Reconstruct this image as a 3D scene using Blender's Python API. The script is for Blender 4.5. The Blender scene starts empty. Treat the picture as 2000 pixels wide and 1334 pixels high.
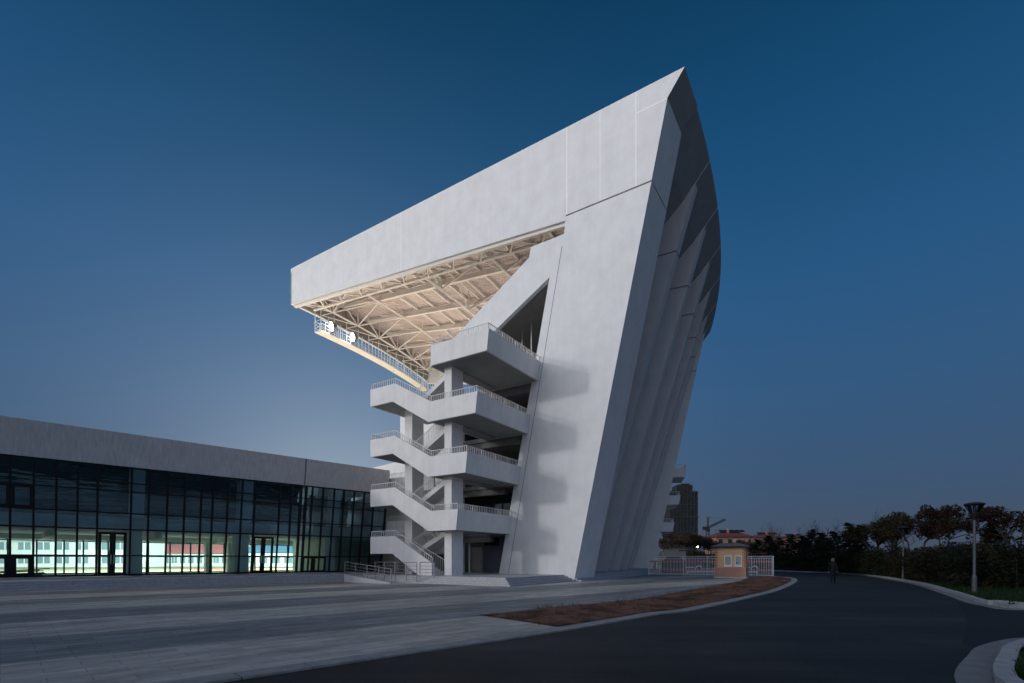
import bpy, bmesh, math, random
from mathutils import Vector, Matrix, noise

random.seed(7)
SC = bpy.context.scene
COL = SC.collection
R_ = math.radians

# ------------------------------------------------------------------ camera
CAM_Z, HORIZ, F = 1.65, 1094.0, 1000.0      # eye height; horizon row and focal length in photo pixels
cam = bpy.data.cameras.new("camera")
cam_o = bpy.data.objects.new("camera", cam)
COL.objects.link(cam_o)
cam_o.location = (0, 0, CAM_Z)
cam_o.rotation_euler = (R_(90), 0, 0)
cam.lens = 18.0
cam.sensor_width = 36.0
cam.shift_y = (HORIZ - 667.0) / 2000.0
cam.clip_end = 6000
SC.camera = cam_o


def gp(px, py, z=0.0):
    """ground point (height z) seen at a photo pixel"""
    Y = (CAM_Z - z) * F / (py - HORIZ)
    return Vector(((px - 1000) / F * Y, Y, z))


def at(px, py, Y):
    return Vector(((px - 1000) / F * Y, Y, CAM_Z + (HORIZ - py) / F * Y))


# ------------------------------------------------------------------ materials
MATS = {}


class NT:
    def __init__(self, mat):
        self.t = mat.node_tree
        self.t.nodes.clear()

    def n(self, typ, **kw):
        nd = self.t.nodes.new(typ)
        for k, v in kw.items():
            if k.startswith("i_"):
                nd.inputs[k[2:].replace("_", " ")].default_value = v
            else:
                setattr(nd, k, v)
        return nd

    def l(self, a, b):
        self.t.links.new(a, b)


def rgba(c):
    return (c[0], c[1], c[2], 1.0)


def mat(name, base, rough=0.7, var=0.12, scale=3.0, bump=0.0, bscale=40.0, metallic=0.0,
        streak=0.0, spec=0.4, dark=None, mottle=None, streak_scale=1.6):
    """Principled material with noise variation, optional vertical streaks, stains and bump."""
    m = bpy.data.materials.new(name)
    m.use_nodes = True
    q = NT(m)
    out = q.n("ShaderNodeOutputMaterial")
    bs = q.n("ShaderNodeBsdfPrincipled")
    q.l(bs.outputs[0], out.inputs[0])
    bs.inputs["Roughness"].default_value = rough
    bs.inputs["Metallic"].default_value = metallic
    bs.inputs["Specular IOR Level"].default_value = spec
    tc = q.n("ShaderNodeTexCoord")
    nz = q.n("ShaderNodeTexNoise")
    nz.inputs["Scale"].default_value = scale
    nz.inputs["Detail"].default_value = 6
    nz.inputs["Roughness"].default_value = 0.65
    q.l(tc.outputs["Object"], nz.inputs["Vector"])
    ramp = q.n("ShaderNodeMapRange")
    ramp.inputs["From Min"].default_value = 0.3
    ramp.inputs["From Max"].default_value = 0.7
    ramp.inputs["To Min"].default_value = 1 - var
    ramp.inputs["To Max"].default_value = 1 + var
    q.l(nz.outputs["Fac"], ramp.inputs["Value"])
    fac = ramp.outputs["Result"]
    if streak:
        mp = q.n("ShaderNodeMapping")
        mp.inputs["Scale"].default_value = (streak_scale, streak_scale, 0.06)
        q.l(tc.outputs["Object"], mp.inputs["Vector"])
        n2 = q.n("ShaderNodeTexNoise")
        n2.inputs["Scale"].default_value = 2.2
        n2.inputs["Detail"].default_value = 5
        n2.inputs["Roughness"].default_value = 0.7
        q.l(mp.outputs[0], n2.inputs["Vector"])
        r2 = q.n("ShaderNodeMapRange")
        r2.inputs["From Min"].default_value = 0.3
        r2.inputs["From Max"].default_value = 0.7
        r2.inputs["To Min"].default_value = 1 - streak
        r2.inputs["To Max"].default_value = 1 + streak * 0.5
        q.l(n2.outputs["Fac"], r2.inputs["Value"])
        mu = q.n("ShaderNodeMath", operation="MULTIPLY")
        q.l(fac, mu.inputs[0])
        q.l(r2.outputs["Result"], mu.inputs[1])
        fac = mu.outputs[0]
    vm = q.n("ShaderNodeVectorMath", operation="SCALE")
    vm.inputs[0].default_value = base
    q.l(fac, vm.inputs["Scale"])
    colr = vm.outputs["Vector"]
    if mottle:
        n3 = q.n("ShaderNodeTexNoise")
        n3.inputs["Scale"].default_value = scale * 0.35
        n3.inputs["Detail"].default_value = 4
        q.l(tc.outputs["Object"], n3.inputs["Vector"])
        r3 = q.n("ShaderNodeMapRange")
        r3.inputs["From Min"].default_value = 0.48
        r3.inputs["From Max"].default_value = 0.62
        q.l(n3.outputs["Fac"], r3.inputs["Value"])
        mx = q.n("ShaderNodeMix", data_type="RGBA")
        q.l(r3.outputs["Result"], mx.inputs[0])
        q.l(colr, mx.inputs[6])
        mx.inputs[7].default_value = rgba(mottle)
        colr = mx.outputs[2]
    q.l(colr, bs.inputs["Base Color"])
    if bump:
        nb = q.n("ShaderNodeTexNoise")
        nb.inputs["Scale"].default_value = bscale
        nb.inputs["Detail"].default_value = 4
        q.l(tc.outputs["Object"], nb.inputs["Vector"])
        bp = q.n("ShaderNodeBump")
        bp.inputs["Strength"].default_value = bump
        bp.inputs["Distance"].default_value = 0.03
        q.l(nb.outputs["Fac"], bp.inputs["Height"])
        q.l(bp.outputs[0], bs.inputs["Normal"])
    MATS[name] = m
    return m


def mat_ribbed(name, base, direction, period, rough=0.5, depth=0.35, metallic=0.2):
    """sheet metal with ribs repeating along a direction"""
    m = mat(name, base, rough=rough, var=0.08, scale=0.8, metallic=metallic)
    q = m.node_tree
    bs = [n for n in q.nodes if n.type == "BSDF_PRINCIPLED"][0]
    tc = q.nodes.new("ShaderNodeTexCoord")
    dp = q.nodes.new("ShaderNodeVectorMath")
    dp.operation = "DOT_PRODUCT"
    dp.inputs[1].default_value = direction
    q.links.new(tc.outputs["Object"], dp.inputs[0])
    mu = q.nodes.new("ShaderNodeMath")
    mu.operation = "MULTIPLY"
    mu.inputs[1].default_value = 2 * math.pi / period
    q.links.new(dp.outputs["Value"], mu.inputs[0])
    sn = q.nodes.new("ShaderNodeMath")
    sn.operation = "SINE"
    q.links.new(mu.outputs[0], sn.inputs[0])
    bp = q.nodes.new("ShaderNodeBump")
    bp.inputs["Strength"].default_value = depth
    bp.inputs["Distance"].default_value = 0.1
    q.links.new(sn.outputs[0], bp.inputs["Height"])
    q.links.new(bp.outputs[0], bs.inputs["Normal"])
    return m


def mat_glass(name, tint, gloss_tint=(0.75, 0.85, 0.95), base_refl=0.10):
    m = bpy.data.materials.new(name)
    m.use_nodes = True
    q = NT(m)
    out = q.n("ShaderNodeOutputMaterial")
    tr = q.n("ShaderNodeBsdfTransparent")
    tr.inputs[0].default_value = rgba(tint)
    gl = q.n("ShaderNodeBsdfGlossy")
    gl.inputs["Roughness"].default_value = 0.015
    gl.inputs["Color"].default_value = rgba(gloss_tint)
    # gently uneven panes
    tc = q.n("ShaderNodeTexCoord")
    mp = q.n("ShaderNodeMapping")
    mp.inputs["Scale"].default_value = (0.3, 0.3, 1.6)
    q.l(tc.outputs["Object"], mp.inputs[0])
    nz = q.n("ShaderNodeTexNoise")
    nz.inputs["Scale"].default_value = 1.4
    q.l(mp.outputs[0], nz.inputs["Vector"])
    bp = q.n("ShaderNodeBump")
    bp.inputs["Strength"].default_value = 0.02
    bp.inputs["Distance"].default_value = 0.5
    q.l(nz.outputs["Fac"], bp.inputs["Height"])
    q.l(bp.outputs[0], gl.inputs["Normal"])
    fr = q.n("ShaderNodeFresnel")
    fr.inputs["IOR"].default_value = 1.5
    ad = q.n("ShaderNodeMath", operation="ADD")
    ad.inputs[1].default_value = base_refl
    ad.use_clamp = True
    q.l(fr.outputs[0], ad.inputs[0])
    mx = q.n("ShaderNodeMixShader")
    q.l(ad.outputs[0], mx.inputs[0])
    q.l(tr.outputs[0], mx.inputs[1])
    q.l(gl.outputs[0], mx.inputs[2])
    q.l(mx.outputs[0], out.inputs[0])
    MATS[name] = m
    return m


def mat_emit(name, col, strength):
    m = bpy.data.materials.new(name)
    m.use_nodes = True
    q = NT(m)
    out = q.n("ShaderNodeOutputMaterial")
    em = q.n("ShaderNodeEmission")
    em.inputs[0].default_value = rgba(col)
    em.inputs[1].default_value = strength
    q.l(em.outputs[0], out.inputs[0])
    MATS[name] = m
    return m


def mat_brick(name, c1, c2, mortar, w=0.24, h=0.075, vert=True, rough=0.85, ax=(1, 0, 0)):
    """brick courses on upright walls"""
    m = bpy.data.materials.new(name)
    m.use_nodes = True
    q = NT(m)
    out = q.n("ShaderNodeOutputMaterial")
    bs = q.n("ShaderNodeBsdfPrincipled")
    bs.inputs["Roughness"].default_value = rough
    q.l(bs.outputs[0], out.inputs[0])
    tc = q.n("ShaderNodeTexCoord")
    dp = q.n("ShaderNodeVectorMath", operation="DOT_PRODUCT")
    dp.inputs[1].default_value = ax
    q.l(tc.outputs["Object"], dp.inputs[0])
    sp = q.n("ShaderNodeSeparateXYZ")
    q.l(tc.outputs["Object"], sp.inputs[0])
    cb = q.n("ShaderNodeCombineXYZ")
    q.l(dp.outputs["Value"], cb.inputs[0])
    q.l(sp.outputs[2], cb.inputs[1])
    br = q.n("ShaderNodeTexBrick")
    br.inputs["Color1"].default_value = rgba(c1)
    br.inputs["Color2"].default_value = rgba(c2)
    br.inputs["Mortar"].default_value = rgba(mortar)
    br.inputs["Scale"].default_value = 1.0
    br.inputs["Mortar Size"].default_value = h * 0.12
    br.inputs["Brick Width"].default_value = w
    br.inputs["Row Height"].default_value = h
    q.l(cb.outputs[0], br.inputs["Vector"])
    q.l(br.outputs["Color"], bs.inputs["Base Color"])
    MATS[name] = m
    return m


def mat_paving():
    m = bpy.data.materials.new("plaza_paving")
    m.use_nodes = True
    q = NT(m)
    out = q.n("ShaderNodeOutputMaterial")
    bs = q.n("ShaderNodeBsdfPrincipled")
    bs.inputs["Roughness"].default_value = 0.6
    bs.inputs["Specular IOR Level"].default_value = 0.35
    q.l(bs.outputs[0], out.inputs[0])
    tc = q.n("ShaderNodeTexCoord")
    s2 = math.sqrt(0.5)
    du = q.n("ShaderNodeVectorMath", operation="DOT_PRODUCT")
    du.inputs[1].default_value = (s2, s2, 0)
    dv = q.n("ShaderNodeVectorMath", operation="DOT_PRODUCT")
    dv.inputs[1].default_value = (-s2, s2, 0)
    q.l(tc.outputs["Object"], du.inputs[0])
    q.l(tc.outputs["Object"], dv.inputs[0])
    cb = q.n("ShaderNodeCombineXYZ")
    q.l(du.outputs["Value"], cb.inputs[0])
    q.l(dv.outputs["Value"], cb.inputs[1])
    # broad bands 3.55 m wide, alternately grey-beige and blue-grey
    a = q.n("ShaderNodeMath", operation="SUBTRACT")
    a.inputs[1].default_value = 11.2 - 71.0
    q.l(dv.outputs["Value"], a.inputs[0])
    b = q.n("ShaderNodeMath", operation="DIVIDE")
    b.inputs[1].default_value = 7.1
    q.l(a.outputs[0], b.inputs[0])
    c = q.n("ShaderNodeMath", operation="FRACT")
    q.l(b.outputs[0], c.inputs[0])
    d = q.n("ShaderNodeMath", operation="LESS_THAN")
    d.inputs[1].default_value = 0.5
    q.l(c.outputs[0], d.inputs[0])

    def brick(c1, c2, mo):
        br = q.n("ShaderNodeTexBrick")
        br.inputs["Color1"].default_value = rgba(c1)
        br.inputs["Color2"].default_value = rgba(c2)
        br.inputs["Mortar"].default_value = rgba(mo)
        br.inputs["Scale"].default_value = 1.0
        br.inputs["Mortar Size"].default_value = 0.006
        br.inputs["Brick Width"].default_value = 0.9
        br.inputs["Row Height"].default_value = 0.355
        q.l(cb.outputs[0], br.inputs["Vector"])
        return br
    b1 = brick((0.37, 0.355, 0.335), (0.50, 0.47, 0.44), (0.22, 0.21, 0.20))
    b2 = brick((0.18, 0.19, 0.20), (0.26, 0.27, 0.285), (0.10, 0.10, 0.105))
    mx = q.n("ShaderNodeMix", data_type="RGBA")
    q.l(d.outputs[0], mx.inputs[0])
    q.l(b1.outputs["Color"], mx.inputs[6])
    q.l(b2.outputs["Color"], mx.inputs[7])
    # stains stretched along the courses
    mp = q.n("ShaderNodeMapping")
    mp.inputs["Scale"].default_value = (0.13, 0.95, 1)
    q.l(cb.outputs[0], mp.inputs[0])
    nz = q.n("ShaderNodeTexNoise")
    nz.inputs["Scale"].default_value = 1.0
    nz.inputs["Detail"].default_value = 8
    nz.inputs["Roughness"].default_value = 0.7
    q.l(mp.outputs[0], nz.inputs["Vector"])
    r = q.n("ShaderNodeMapRange")
    r.inputs["From Min"].default_value = 0.32
    r.inputs["From Max"].default_value = 0.68
    r.inputs["To Min"].default_value = 0.5
    r.inputs["To Max"].default_value = 1.35
    q.l(nz.outputs["Fac"], r.inputs["Value"])
    mp2 = q.n("ShaderNodeMapping")
    mp2.inputs["Scale"].default_value = (1.1, 2.8, 1)
    q.l(cb.outputs[0], mp2.inputs[0])
    n2 = q.n("ShaderNodeTexNoise")
    n2.inputs["Scale"].default_value = 1.3
    n2.inputs["Detail"].default_value = 10
    n2.inputs["Roughness"].default_value = 0.75
    q.l(mp2.outputs[0], n2.inputs["Vector"])
    r2 = q.n("ShaderNodeMapRange")
    r2.inputs["From Min"].default_value = 0.3
    r2.inputs["From Max"].default_value = 0.7
    r2.inputs["To Min"].default_value = 0.66
    r2.inputs["To Max"].default_value = 1.25
    q.l(n2.outputs["Fac"], r2.inputs["Value"])
    mm = q.n("ShaderNodeMath", operation="MULTIPLY")
    q.l(r.outputs[0], mm.inputs[0])
    q.l(r2.outputs[0], mm.inputs[1])
    sc = q.n("ShaderNodeVectorMath", operation="SCALE")
    q.l(mx.outputs[2], sc.inputs[0])
    q.l(mm.outputs[0], sc.inputs["Scale"])
    q.l(sc.outputs["Vector"], bs.inputs["Base Color"])
    rr = q.n("ShaderNodeMapRange")
    rr.inputs["To Min"].default_value = 0.45
    rr.inputs["To Max"].default_value = 0.75
    q.l(nz.outputs["Fac"], rr.inputs["Value"])
    q.l(rr.outputs[0], bs.inputs["Roughness"])
    bp = q.n("ShaderNodeBump")
    bp.inputs["Strength"].default_value = 0.25
    bp.inputs["Distance"].default_value = 0.01
    q.l(n2.outputs["Fac"], bp.inputs["Height"])
    q.l(bp.outputs[0], bs.inputs["Normal"])
    MATS["plaza_paving"] = m
    return m


T0v = Vector((math.cos(R_(57)), math.sin(R_(57)), 0))
L0v = Vector((-math.sin(R_(57)), math.cos(R_(57)), 0))
stucco = mat("white_stucco", (0.72, 0.72, 0.73), rough=0.85, var=0.06, scale=0.8, bump=0.3, bscale=14, streak=0.04, spec=0.2, streak_scale=0.8)
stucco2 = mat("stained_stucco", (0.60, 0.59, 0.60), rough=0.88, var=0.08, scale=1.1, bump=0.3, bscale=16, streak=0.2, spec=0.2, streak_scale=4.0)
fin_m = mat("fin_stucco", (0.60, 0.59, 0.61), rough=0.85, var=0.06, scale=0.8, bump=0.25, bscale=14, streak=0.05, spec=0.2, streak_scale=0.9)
stucco_plain = mat("clean_stucco", (0.74, 0.73, 0.73), rough=0.85, var=0.07, scale=0.9, bump=0.2, bscale=18, streak=0.06, spec=0.2, streak_scale=1.3)
soffit_shade_m = mat("balcony_soffit_shade", (0.27, 0.275, 0.265), rough=0.85, var=0.12, scale=0.7, spec=0.2)  # dark grey stands in for the shade under the balconies
grey_soffit_m = mat("grey_soffit", (0.36, 0.36, 0.37), rough=0.8, var=0.08, scale=0.9, streak=0.06, spec=0.2)  # even grey, darker than the white stucco
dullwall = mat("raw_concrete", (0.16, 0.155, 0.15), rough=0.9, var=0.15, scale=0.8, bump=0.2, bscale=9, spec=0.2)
bluewall = mat("blue_grey_wall", (0.10, 0.125, 0.16), rough=0.8, var=0.08, scale=1.2)
joint_white = mat("white_sealant", (0.95, 0.95, 0.95), rough=0.7, var=0.03)
joint_dark = mat("dark_sealant", (0.20, 0.20, 0.22), rough=0.8, var=0.1)
steel = mat("cream_steel_paint", (0.66, 0.61, 0.57), rough=0.45, var=0.05, scale=2, spec=0.5)
deck = mat_ribbed("pink_roof_deck", (0.57, 0.48, 0.46), tuple(T0v), 0.33, depth=0.8, metallic=0.0)
cladd = mat_ribbed("grey_cladding", (0.22, 0.21, 0.19), tuple(T0v), 0.8, depth=0.7, metallic=0.1)
railm = mat("galvanised_rail", (0.72, 0.69, 0.67), rough=0.45, var=0.1, scale=5, metallic=0.1)
rail_blue = mat("pale_blue_rail", (0.55, 0.62, 0.68), rough=0.45, var=0.05, metallic=0.1)
dark_rail = mat("steel_rail", (0.25, 0.25, 0.27), rough=0.35, var=0.1, metallic=0.6)
granite = mat("grey_granite", (0.40, 0.40, 0.42), rough=0.6, var=0.2, scale=6, bump=0.1, bscale=60, spec=0.4)
kerb_l = mat("pale_kerb_stone", (0.27, 0.275, 0.28), rough=0.75, var=0.22, scale=3, bump=0.2, bscale=40)
granite2 = mat("kerb_granite", (0.33, 0.34, 0.36), rough=0.7, var=0.18, scale=5, bump=0.2, bscale=50)
gutterm = mat("gutter_concrete", (0.19, 0.20, 0.215), rough=0.8, var=0.2, scale=2.5, bump=0.2, bscale=40)
asphalt = mat("asphalt", (0.016, 0.017, 0.019), rough=0.72, var=0.25, scale=1.1, bump=0.5, bscale=120, mottle=(0.023, 0.024, 0.026), spec=0.35)


def wear(m, amount=0.35):
    """fine stone speckle and long pale wheel wear over an asphalt material"""
    q = m.node_tree
    bs = [n for n in q.nodes if n.type == "BSDF_PRINCIPLED"][0]
    src = bs.inputs["Base Color"].links[0].from_socket
    tc = q.nodes.new("ShaderNodeTexCoord")
    vo = q.nodes.new("ShaderNodeTexVoronoi")
    vo.inputs["Scale"].default_value = 55
    q.links.new(tc.outputs["Object"], vo.inputs["Vector"])
    sp = q.nodes.new("ShaderNodeSeparateColor")
    q.links.new(vo.outputs["Color"], sp.inputs[0])
    r1 = q.nodes.new("ShaderNodeMapRange")
    r1.inputs["To Min"].default_value = 0.55
    r1.inputs["To Max"].default_value = 1.5
    q.links.new(sp.outputs[0], r1.inputs["Value"])
    mp = q.nodes.new("ShaderNodeMapping")
    mp.inputs["Rotation"].default_value = (0, 0, R_(-38))
    mp.inputs["Scale"].default_value = (0.06, 0.55, 1)
    q.links.new(tc.outputs["Object"], mp.inputs[0])
    nz = q.nodes.new("ShaderNodeTexNoise")
    nz.inputs["Scale"].default_value = 1.0
    nz.inputs["Detail"].default_value = 7
    nz.inputs["Roughness"].default_value = 0.68
    q.links.new(mp.outputs[0], nz.inputs["Vector"])
    r2 = q.nodes.new("ShaderNodeMapRange")
    r2.inputs["From Min"].default_value = 0.35
    r2.inputs["From Max"].default_value = 0.7
    r2.inputs["To Min"].default_value = 1 - amount
    r2.inputs["To Max"].default_value = 1 + amount * 1.6
    q.links.new(nz.outputs["Fac"], r2.inputs["Value"])
    mu = q.nodes.new("ShaderNodeMath")
    mu.operation = "MULTIPLY"
    q.links.new(r1.outputs[0], mu.inputs[0])
    q.links.new(r2.outputs[0], mu.inputs[1])
    sc = q.nodes.new("ShaderNodeVectorMath")
    sc.operation = "SCALE"
    q.links.new(src, sc.inputs[0])
    q.links.new(mu.outputs[0], sc.inputs["Scale"])
    q.links.new(sc.outputs["Vector"], bs.inputs["Base Color"])
    return m


wear(asphalt, 0.6)
asphalt2 = wear(mat("newer_asphalt", (0.012, 0.013, 0.015), rough=0.75, var=0.2, scale=1.4, bump=0.5, bscale=120, spec=0.35), 0.25)
earth = mat("terrain", (0.035, 0.04, 0.025), rough=0.95, var=0.3, scale=0.2)
soilm = mat("red_soil", (0.17, 0.090, 0.063), rough=0.95, var=0.45, scale=2.6, bump=0.6, bscale=12, mottle=(0.070, 0.040, 0.031), spec=0.1)
weedm = mat("dry_weed", (0.10, 0.065, 0.045), rough=0.95, var=0.4, scale=4, spec=0.1)
lawnm = mat("lawn_turf", (0.012, 0.022, 0.010), rough=0.95, var=0.4, scale=3, spec=0.1)
grassm = mat("grass_blade", (0.015, 0.032, 0.012), rough=0.85, var=0.5, scale=0.7, spec=0.15)
frame_m = mat("black_aluminium", (0.012, 0.014, 0.017), rough=0.35, var=0.1, scale=2, metallic=0.3)
glass_lo = mat_glass("clear_glass", (0.84, 0.95, 0.91), base_refl=0.03)
glass_up = mat_glass("dark_glass", (0.74, 0.84, 0.88), gloss_tint=(0.6, 0.86, 0.95), base_refl=0.13)
white_in = mat("white_interior", (0.82, 0.84, 0.82), rough=0.8, var=0.04)
green_in = mat("pale_green_interior", (0.66, 0.76, 0.64), rough=0.8, var=0.06)
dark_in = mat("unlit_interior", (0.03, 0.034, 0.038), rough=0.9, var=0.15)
floor_in = mat("hall_floor", (0.62, 0.64, 0.60), rough=0.35, var=0.08)
gate_m = mat("white_gate_paint", (0.68, 0.70, 0.74), rough=0.45, var=0.05)
red_m = mat("red_stripe_paint", (0.48, 0.07, 0.035), rough=0.5, var=0.08)
pipe_m = mat("polished_pipe", (0.85, 0.85, 0.86), rough=0.3, var=0.04)
booth_m = mat("ochre_render", (0.66, 0.42, 0.25), rough=0.85, var=0.08, scale=2, bump=0.2, bscale=30)
booth_roof = mat("slate_roof", (0.16, 0.17, 0.19), rough=0.7, var=0.25, scale=6)
white_pvc = mat("white_pvc", (0.8, 0.8, 0.82), rough=0.4, var=0.03)
shutter = mat_ribbed("window_shutter", (0.42, 0.45, 0.48), (0, 0, 1), 0.06, depth=0.4)
lamp_pole = mat("grey_lamp_pole", (0.105, 0.115, 0.135), rough=0.4, var=0.08, metallic=0.4)
lamp_dark = mat("dark_lamp_metal", (0.03, 0.033, 0.04), rough=0.4, var=0.1, metallic=0.4)
lamp_glass = mat_glass("lamp_glass", (0.85, 0.9, 0.93), base_refl=0.04)
bark = mat("bark", (0.045, 0.036, 0.03), rough=0.95, var=0.35, scale=6)
leaf_red = mat("rusty_leaf", (0.030, 0.0155, 0.011), rough=0.8, var=0.6, scale=1.6, spec=0.15)
leaf_olive = mat("olive_leaf", (0.026, 0.023, 0.012), rough=0.8, var=0.55, scale=1.3, spec=0.15)
leaf_brown = mat("withered_leaf", (0.045, 0.034, 0.027), rough=0.9, var=0.5, scale=1.0, spec=0.1)
leaf_dark = mat("dark_green_leaf", (0.015, 0.019, 0.012), rough=0.8, var=0.5, scale=1.2, spec=0.15)
needle = mat("conifer_needle", (0.013, 0.021, 0.015), rough=0.85, var=0.5, scale=1.0, spec=0.15)
twig = mat("bare_twig", (0.055, 0.042, 0.035), rough=0.95, var=0.3, scale=3)
cloth = mat("dark_clothing", (0.004, 0.004, 0.006), rough=0.9, var=0.3, scale=8)
skin = mat("skin", (0.17, 0.11, 0.085), rough=0.6, var=0.05)
cap_m = mat("pale_cap", (0.11, 0.11, 0.11), rough=0.8, var=0.1)
net_m = mat("green_scaffold_net", (0.015, 0.022, 0.026), rough=0.95, var=0.45, scale=0.35, streak=0.25, streak_scale=0.25)
pink_wall = mat("pink_house_wall", (0.28, 0.165, 0.135), rough=0.85, var=0.1, scale=0.6)
red_roof = mat("red_roof_tiles", (0.13, 0.04, 0.035), rough=0.8, var=0.25, scale=1.0)
dark_pane = mat("dark_window_pane", (0.015, 0.018, 0.022), rough=0.15, var=0.1)
crane_m = mat("crane_steel", (0.022, 0.021, 0.022), rough=0.6, var=0.15)
beige = mat("beige_wall", (0.42, 0.38, 0.33), rough=0.85, var=0.12, scale=0.8)
brown_hut = mat("brown_boards", (0.050, 0.026, 0.018), rough=0.85, var=0.25, scale=4)
turf = mat("pitch_turf", (0.25, 0.255, 0.16), rough=0.95, var=0.15, scale=0.3)
track = mat("red_running_track", (0.30, 0.11, 0.07), rough=0.9, var=0.1, scale=0.5)
far_white = mat("white_block_wall", (0.62, 0.66, 0.66), rough=0.8, var=0.05, scale=0.2)
far_glass = mat("blue_grey_window", (0.16, 0.24, 0.27), rough=0.3, var=0.2, scale=0.3)
far_red = mat("bright_red_roof", (0.55, 0.20, 0.20), rough=0.7, var=0.1, scale=0.5)
far_blue = mat("bright_blue_roof", (0.14, 0.30, 0.45), rough=0.6, var=0.1, scale=0.5)
wood = mat("weathered_timber", (0.20, 0.155, 0.08), rough=0.9, var=0.25, scale=3)
flood_case = mat("floodlight_case", (0.10, 0.10, 0.11), rough=0.5, var=0.1)
flood_lens = mat_emit("floodlight_lens", (1.0, 0.97, 0.90), 22)
lamp_lens = mat_emit("street_lamp_lens", (0.92, 1.0, 0.72), 18)
paving = mat_paving()
brick_m = None


# ------------------------------------------------------------------ mesh building
class MB:
    def __init__(self):
        self.v, self.f = [], []

    def add(self, vs, fs):
        k = len(self.v)
        self.v += [tuple(p) for p in vs]
        self.f += [tuple(i + k for i in g) for g in fs]
        return self

    def hexa(self, p):
        """8 corners: 0-3 bottom loop, 4-7 top loop"""
        return self.add(p, [(0, 3, 2, 1), (4, 5, 6, 7), (0, 1, 5, 4), (1, 2, 6, 5), (2, 3, 7, 6), (3, 0, 4, 7)])

    def box(self, x0, x1, y0, y1, z0, z1, mp=None):
        p = [(x0, y0, z0), (x1, y0, z0), (x1, y1, z0), (x0, y1, z0), (x0, y0, z1), (x1, y0, z1), (x1, y1, z1), (x0, y1, z1)]
        if mp:
            p = [mp(*c) for c in p]
        return self.hexa(p)

    def prism(self, A, B):
        """two matching loops of 3-D points"""
        n = len(A)
        fs = [tuple(range(n - 1, -1, -1)), tuple(range(n, 2 * n))]
        fs += [(i, (i + 1) % n, n + (i + 1) % n, n + i) for i in range(n)]
        return self.add(list(A) + list(B), fs)

    def loft(self, loops, caps=True):
        n = len(loops[0])
        vs = [p for lp in loops for p in lp]
        fs = []
        for k in range(len(loops) - 1):
            a, b = k * n, (k + 1) * n
            fs += [(a + i, a + (i + 1) % n, b + (i + 1) % n, b + i) for i in range(n)]
        if caps:
            fs += [tuple(range(n - 1, -1, -1)), tuple(range((len(loops) - 1) * n, len(loops) * n))]
        return self.add(vs, fs)

    def tube(self, p, q, r, r2=None, n=6):
        p, q = Vector(p), Vector(q)
        r2 = r if r2 is None else r2
        d = q - p
        if d.length < 1e-6:
            return self
        d.normalize()
        u = d.cross(Vector((0, 0, 1)))
        if u.length < 1e-3:
            u = d.cross(Vector((1, 0, 0)))
        u.normalize()
        w = d.cross(u)
        A = [p + (u * math.cos(2 * math.pi * i / n) + w * math.sin(2 * math.pi * i / n)) * r for i in range(n)]
        B = [q + (u * math.cos(2 * math.pi * i / n) + w * math.sin(2 * math.pi * i / n)) * r2 for i in range(n)]
        return self.loft([A, B])

    def path(self, pts, r, n=5):
        for a, b in zip(pts[:-1], pts[1:]):
            self.tube(a, b, r, n=n)
        return self

    def bar(self, p, q, w, h):
        """rectangular bar from p to q, width w (sideways), height h (upwards)"""
        p, q = Vector(p), Vector(q)
        d = (q - p).normalized()
        s = d.cross(Vector((0, 0, 1)))
        if s.length < 1e-3:
            s = Vector((1, 0, 0))
        s.normalize()
        u = s.cross(d).normalized()
        s, u = s * w / 2, u * h / 2
        return self.loft([[p - s - u, p + s - u, p + s + u, p - s + u], [q - s - u, q + s - u, q + s + u, q - s + u]])

    def lathe(self, prof, n=16, c=(0, 0)):
        loops = []
        for r, z in prof:
            loops.append([(c[0] + r * math.cos(2 * math.pi * i / n), c[1] + r * math.sin(2 * math.pi * i / n), z) for i in range(n)])
        return self.loft(loops)

    def build(self, name, m, parent=None, local=False, smooth=False, fix=True, label=None):
        me = bpy.data.meshes.new(name)
        me.from_pydata(self.v, [], self.f)
        if fix:
            bm = bmesh.new()
            bm.from_mesh(me)
            bmesh.ops.recalc_face_normals(bm, faces=bm.faces)
            bm.to_mesh(me)
            bm.free()
        me.materials.append(m)
        if smooth:
            for p in me.polygons:
                p.use_smooth = True
        o = bpy.data.objects.new(name, me)
        COL.objects.link(o)
        if parent is not None:
            o.parent = parent
            if not local:
                base = parent
                while base.parent is not None:
                    base = base.parent
                if parent is base:
                    o.matrix_parent_inverse = base_matrix(base).inverted()
                # a sub-part: its part already sits in world coordinates
        if label:
            o["label"] = label
        return o


def base_matrix(o):
    return Matrix.LocRotScale(o.location, o.rotation_euler, o.scale)


def thing(name, label, cat, loc=(0, 0, 0), rz=0.0, group=None):
    o = bpy.data.objects.new(name, None)
    o.empty_display_size = 0.3
    COL.objects.link(o)
    o.location = loc
    o.rotation_euler = (0, 0, rz)
    o["label"] = label
    o["category"] = cat
    if group:
        o["group"] = group
    return o


def tag(o, label, cat, group=None, kind=None):
    o["label"] = label
    o["category"] = cat
    if group:
        o["group"] = group
    if kind:
        o["kind"] = kind
    return o


def struct(o):
    o["kind"] = "structure"
    return o


def copy_tree(o, parent=None):
    c = o.copy()
    COL.objects.link(c)
    if parent is not None:
        c.parent = parent
    for ch in list(o.children):
        copy_tree(ch, c)
    return c


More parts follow.
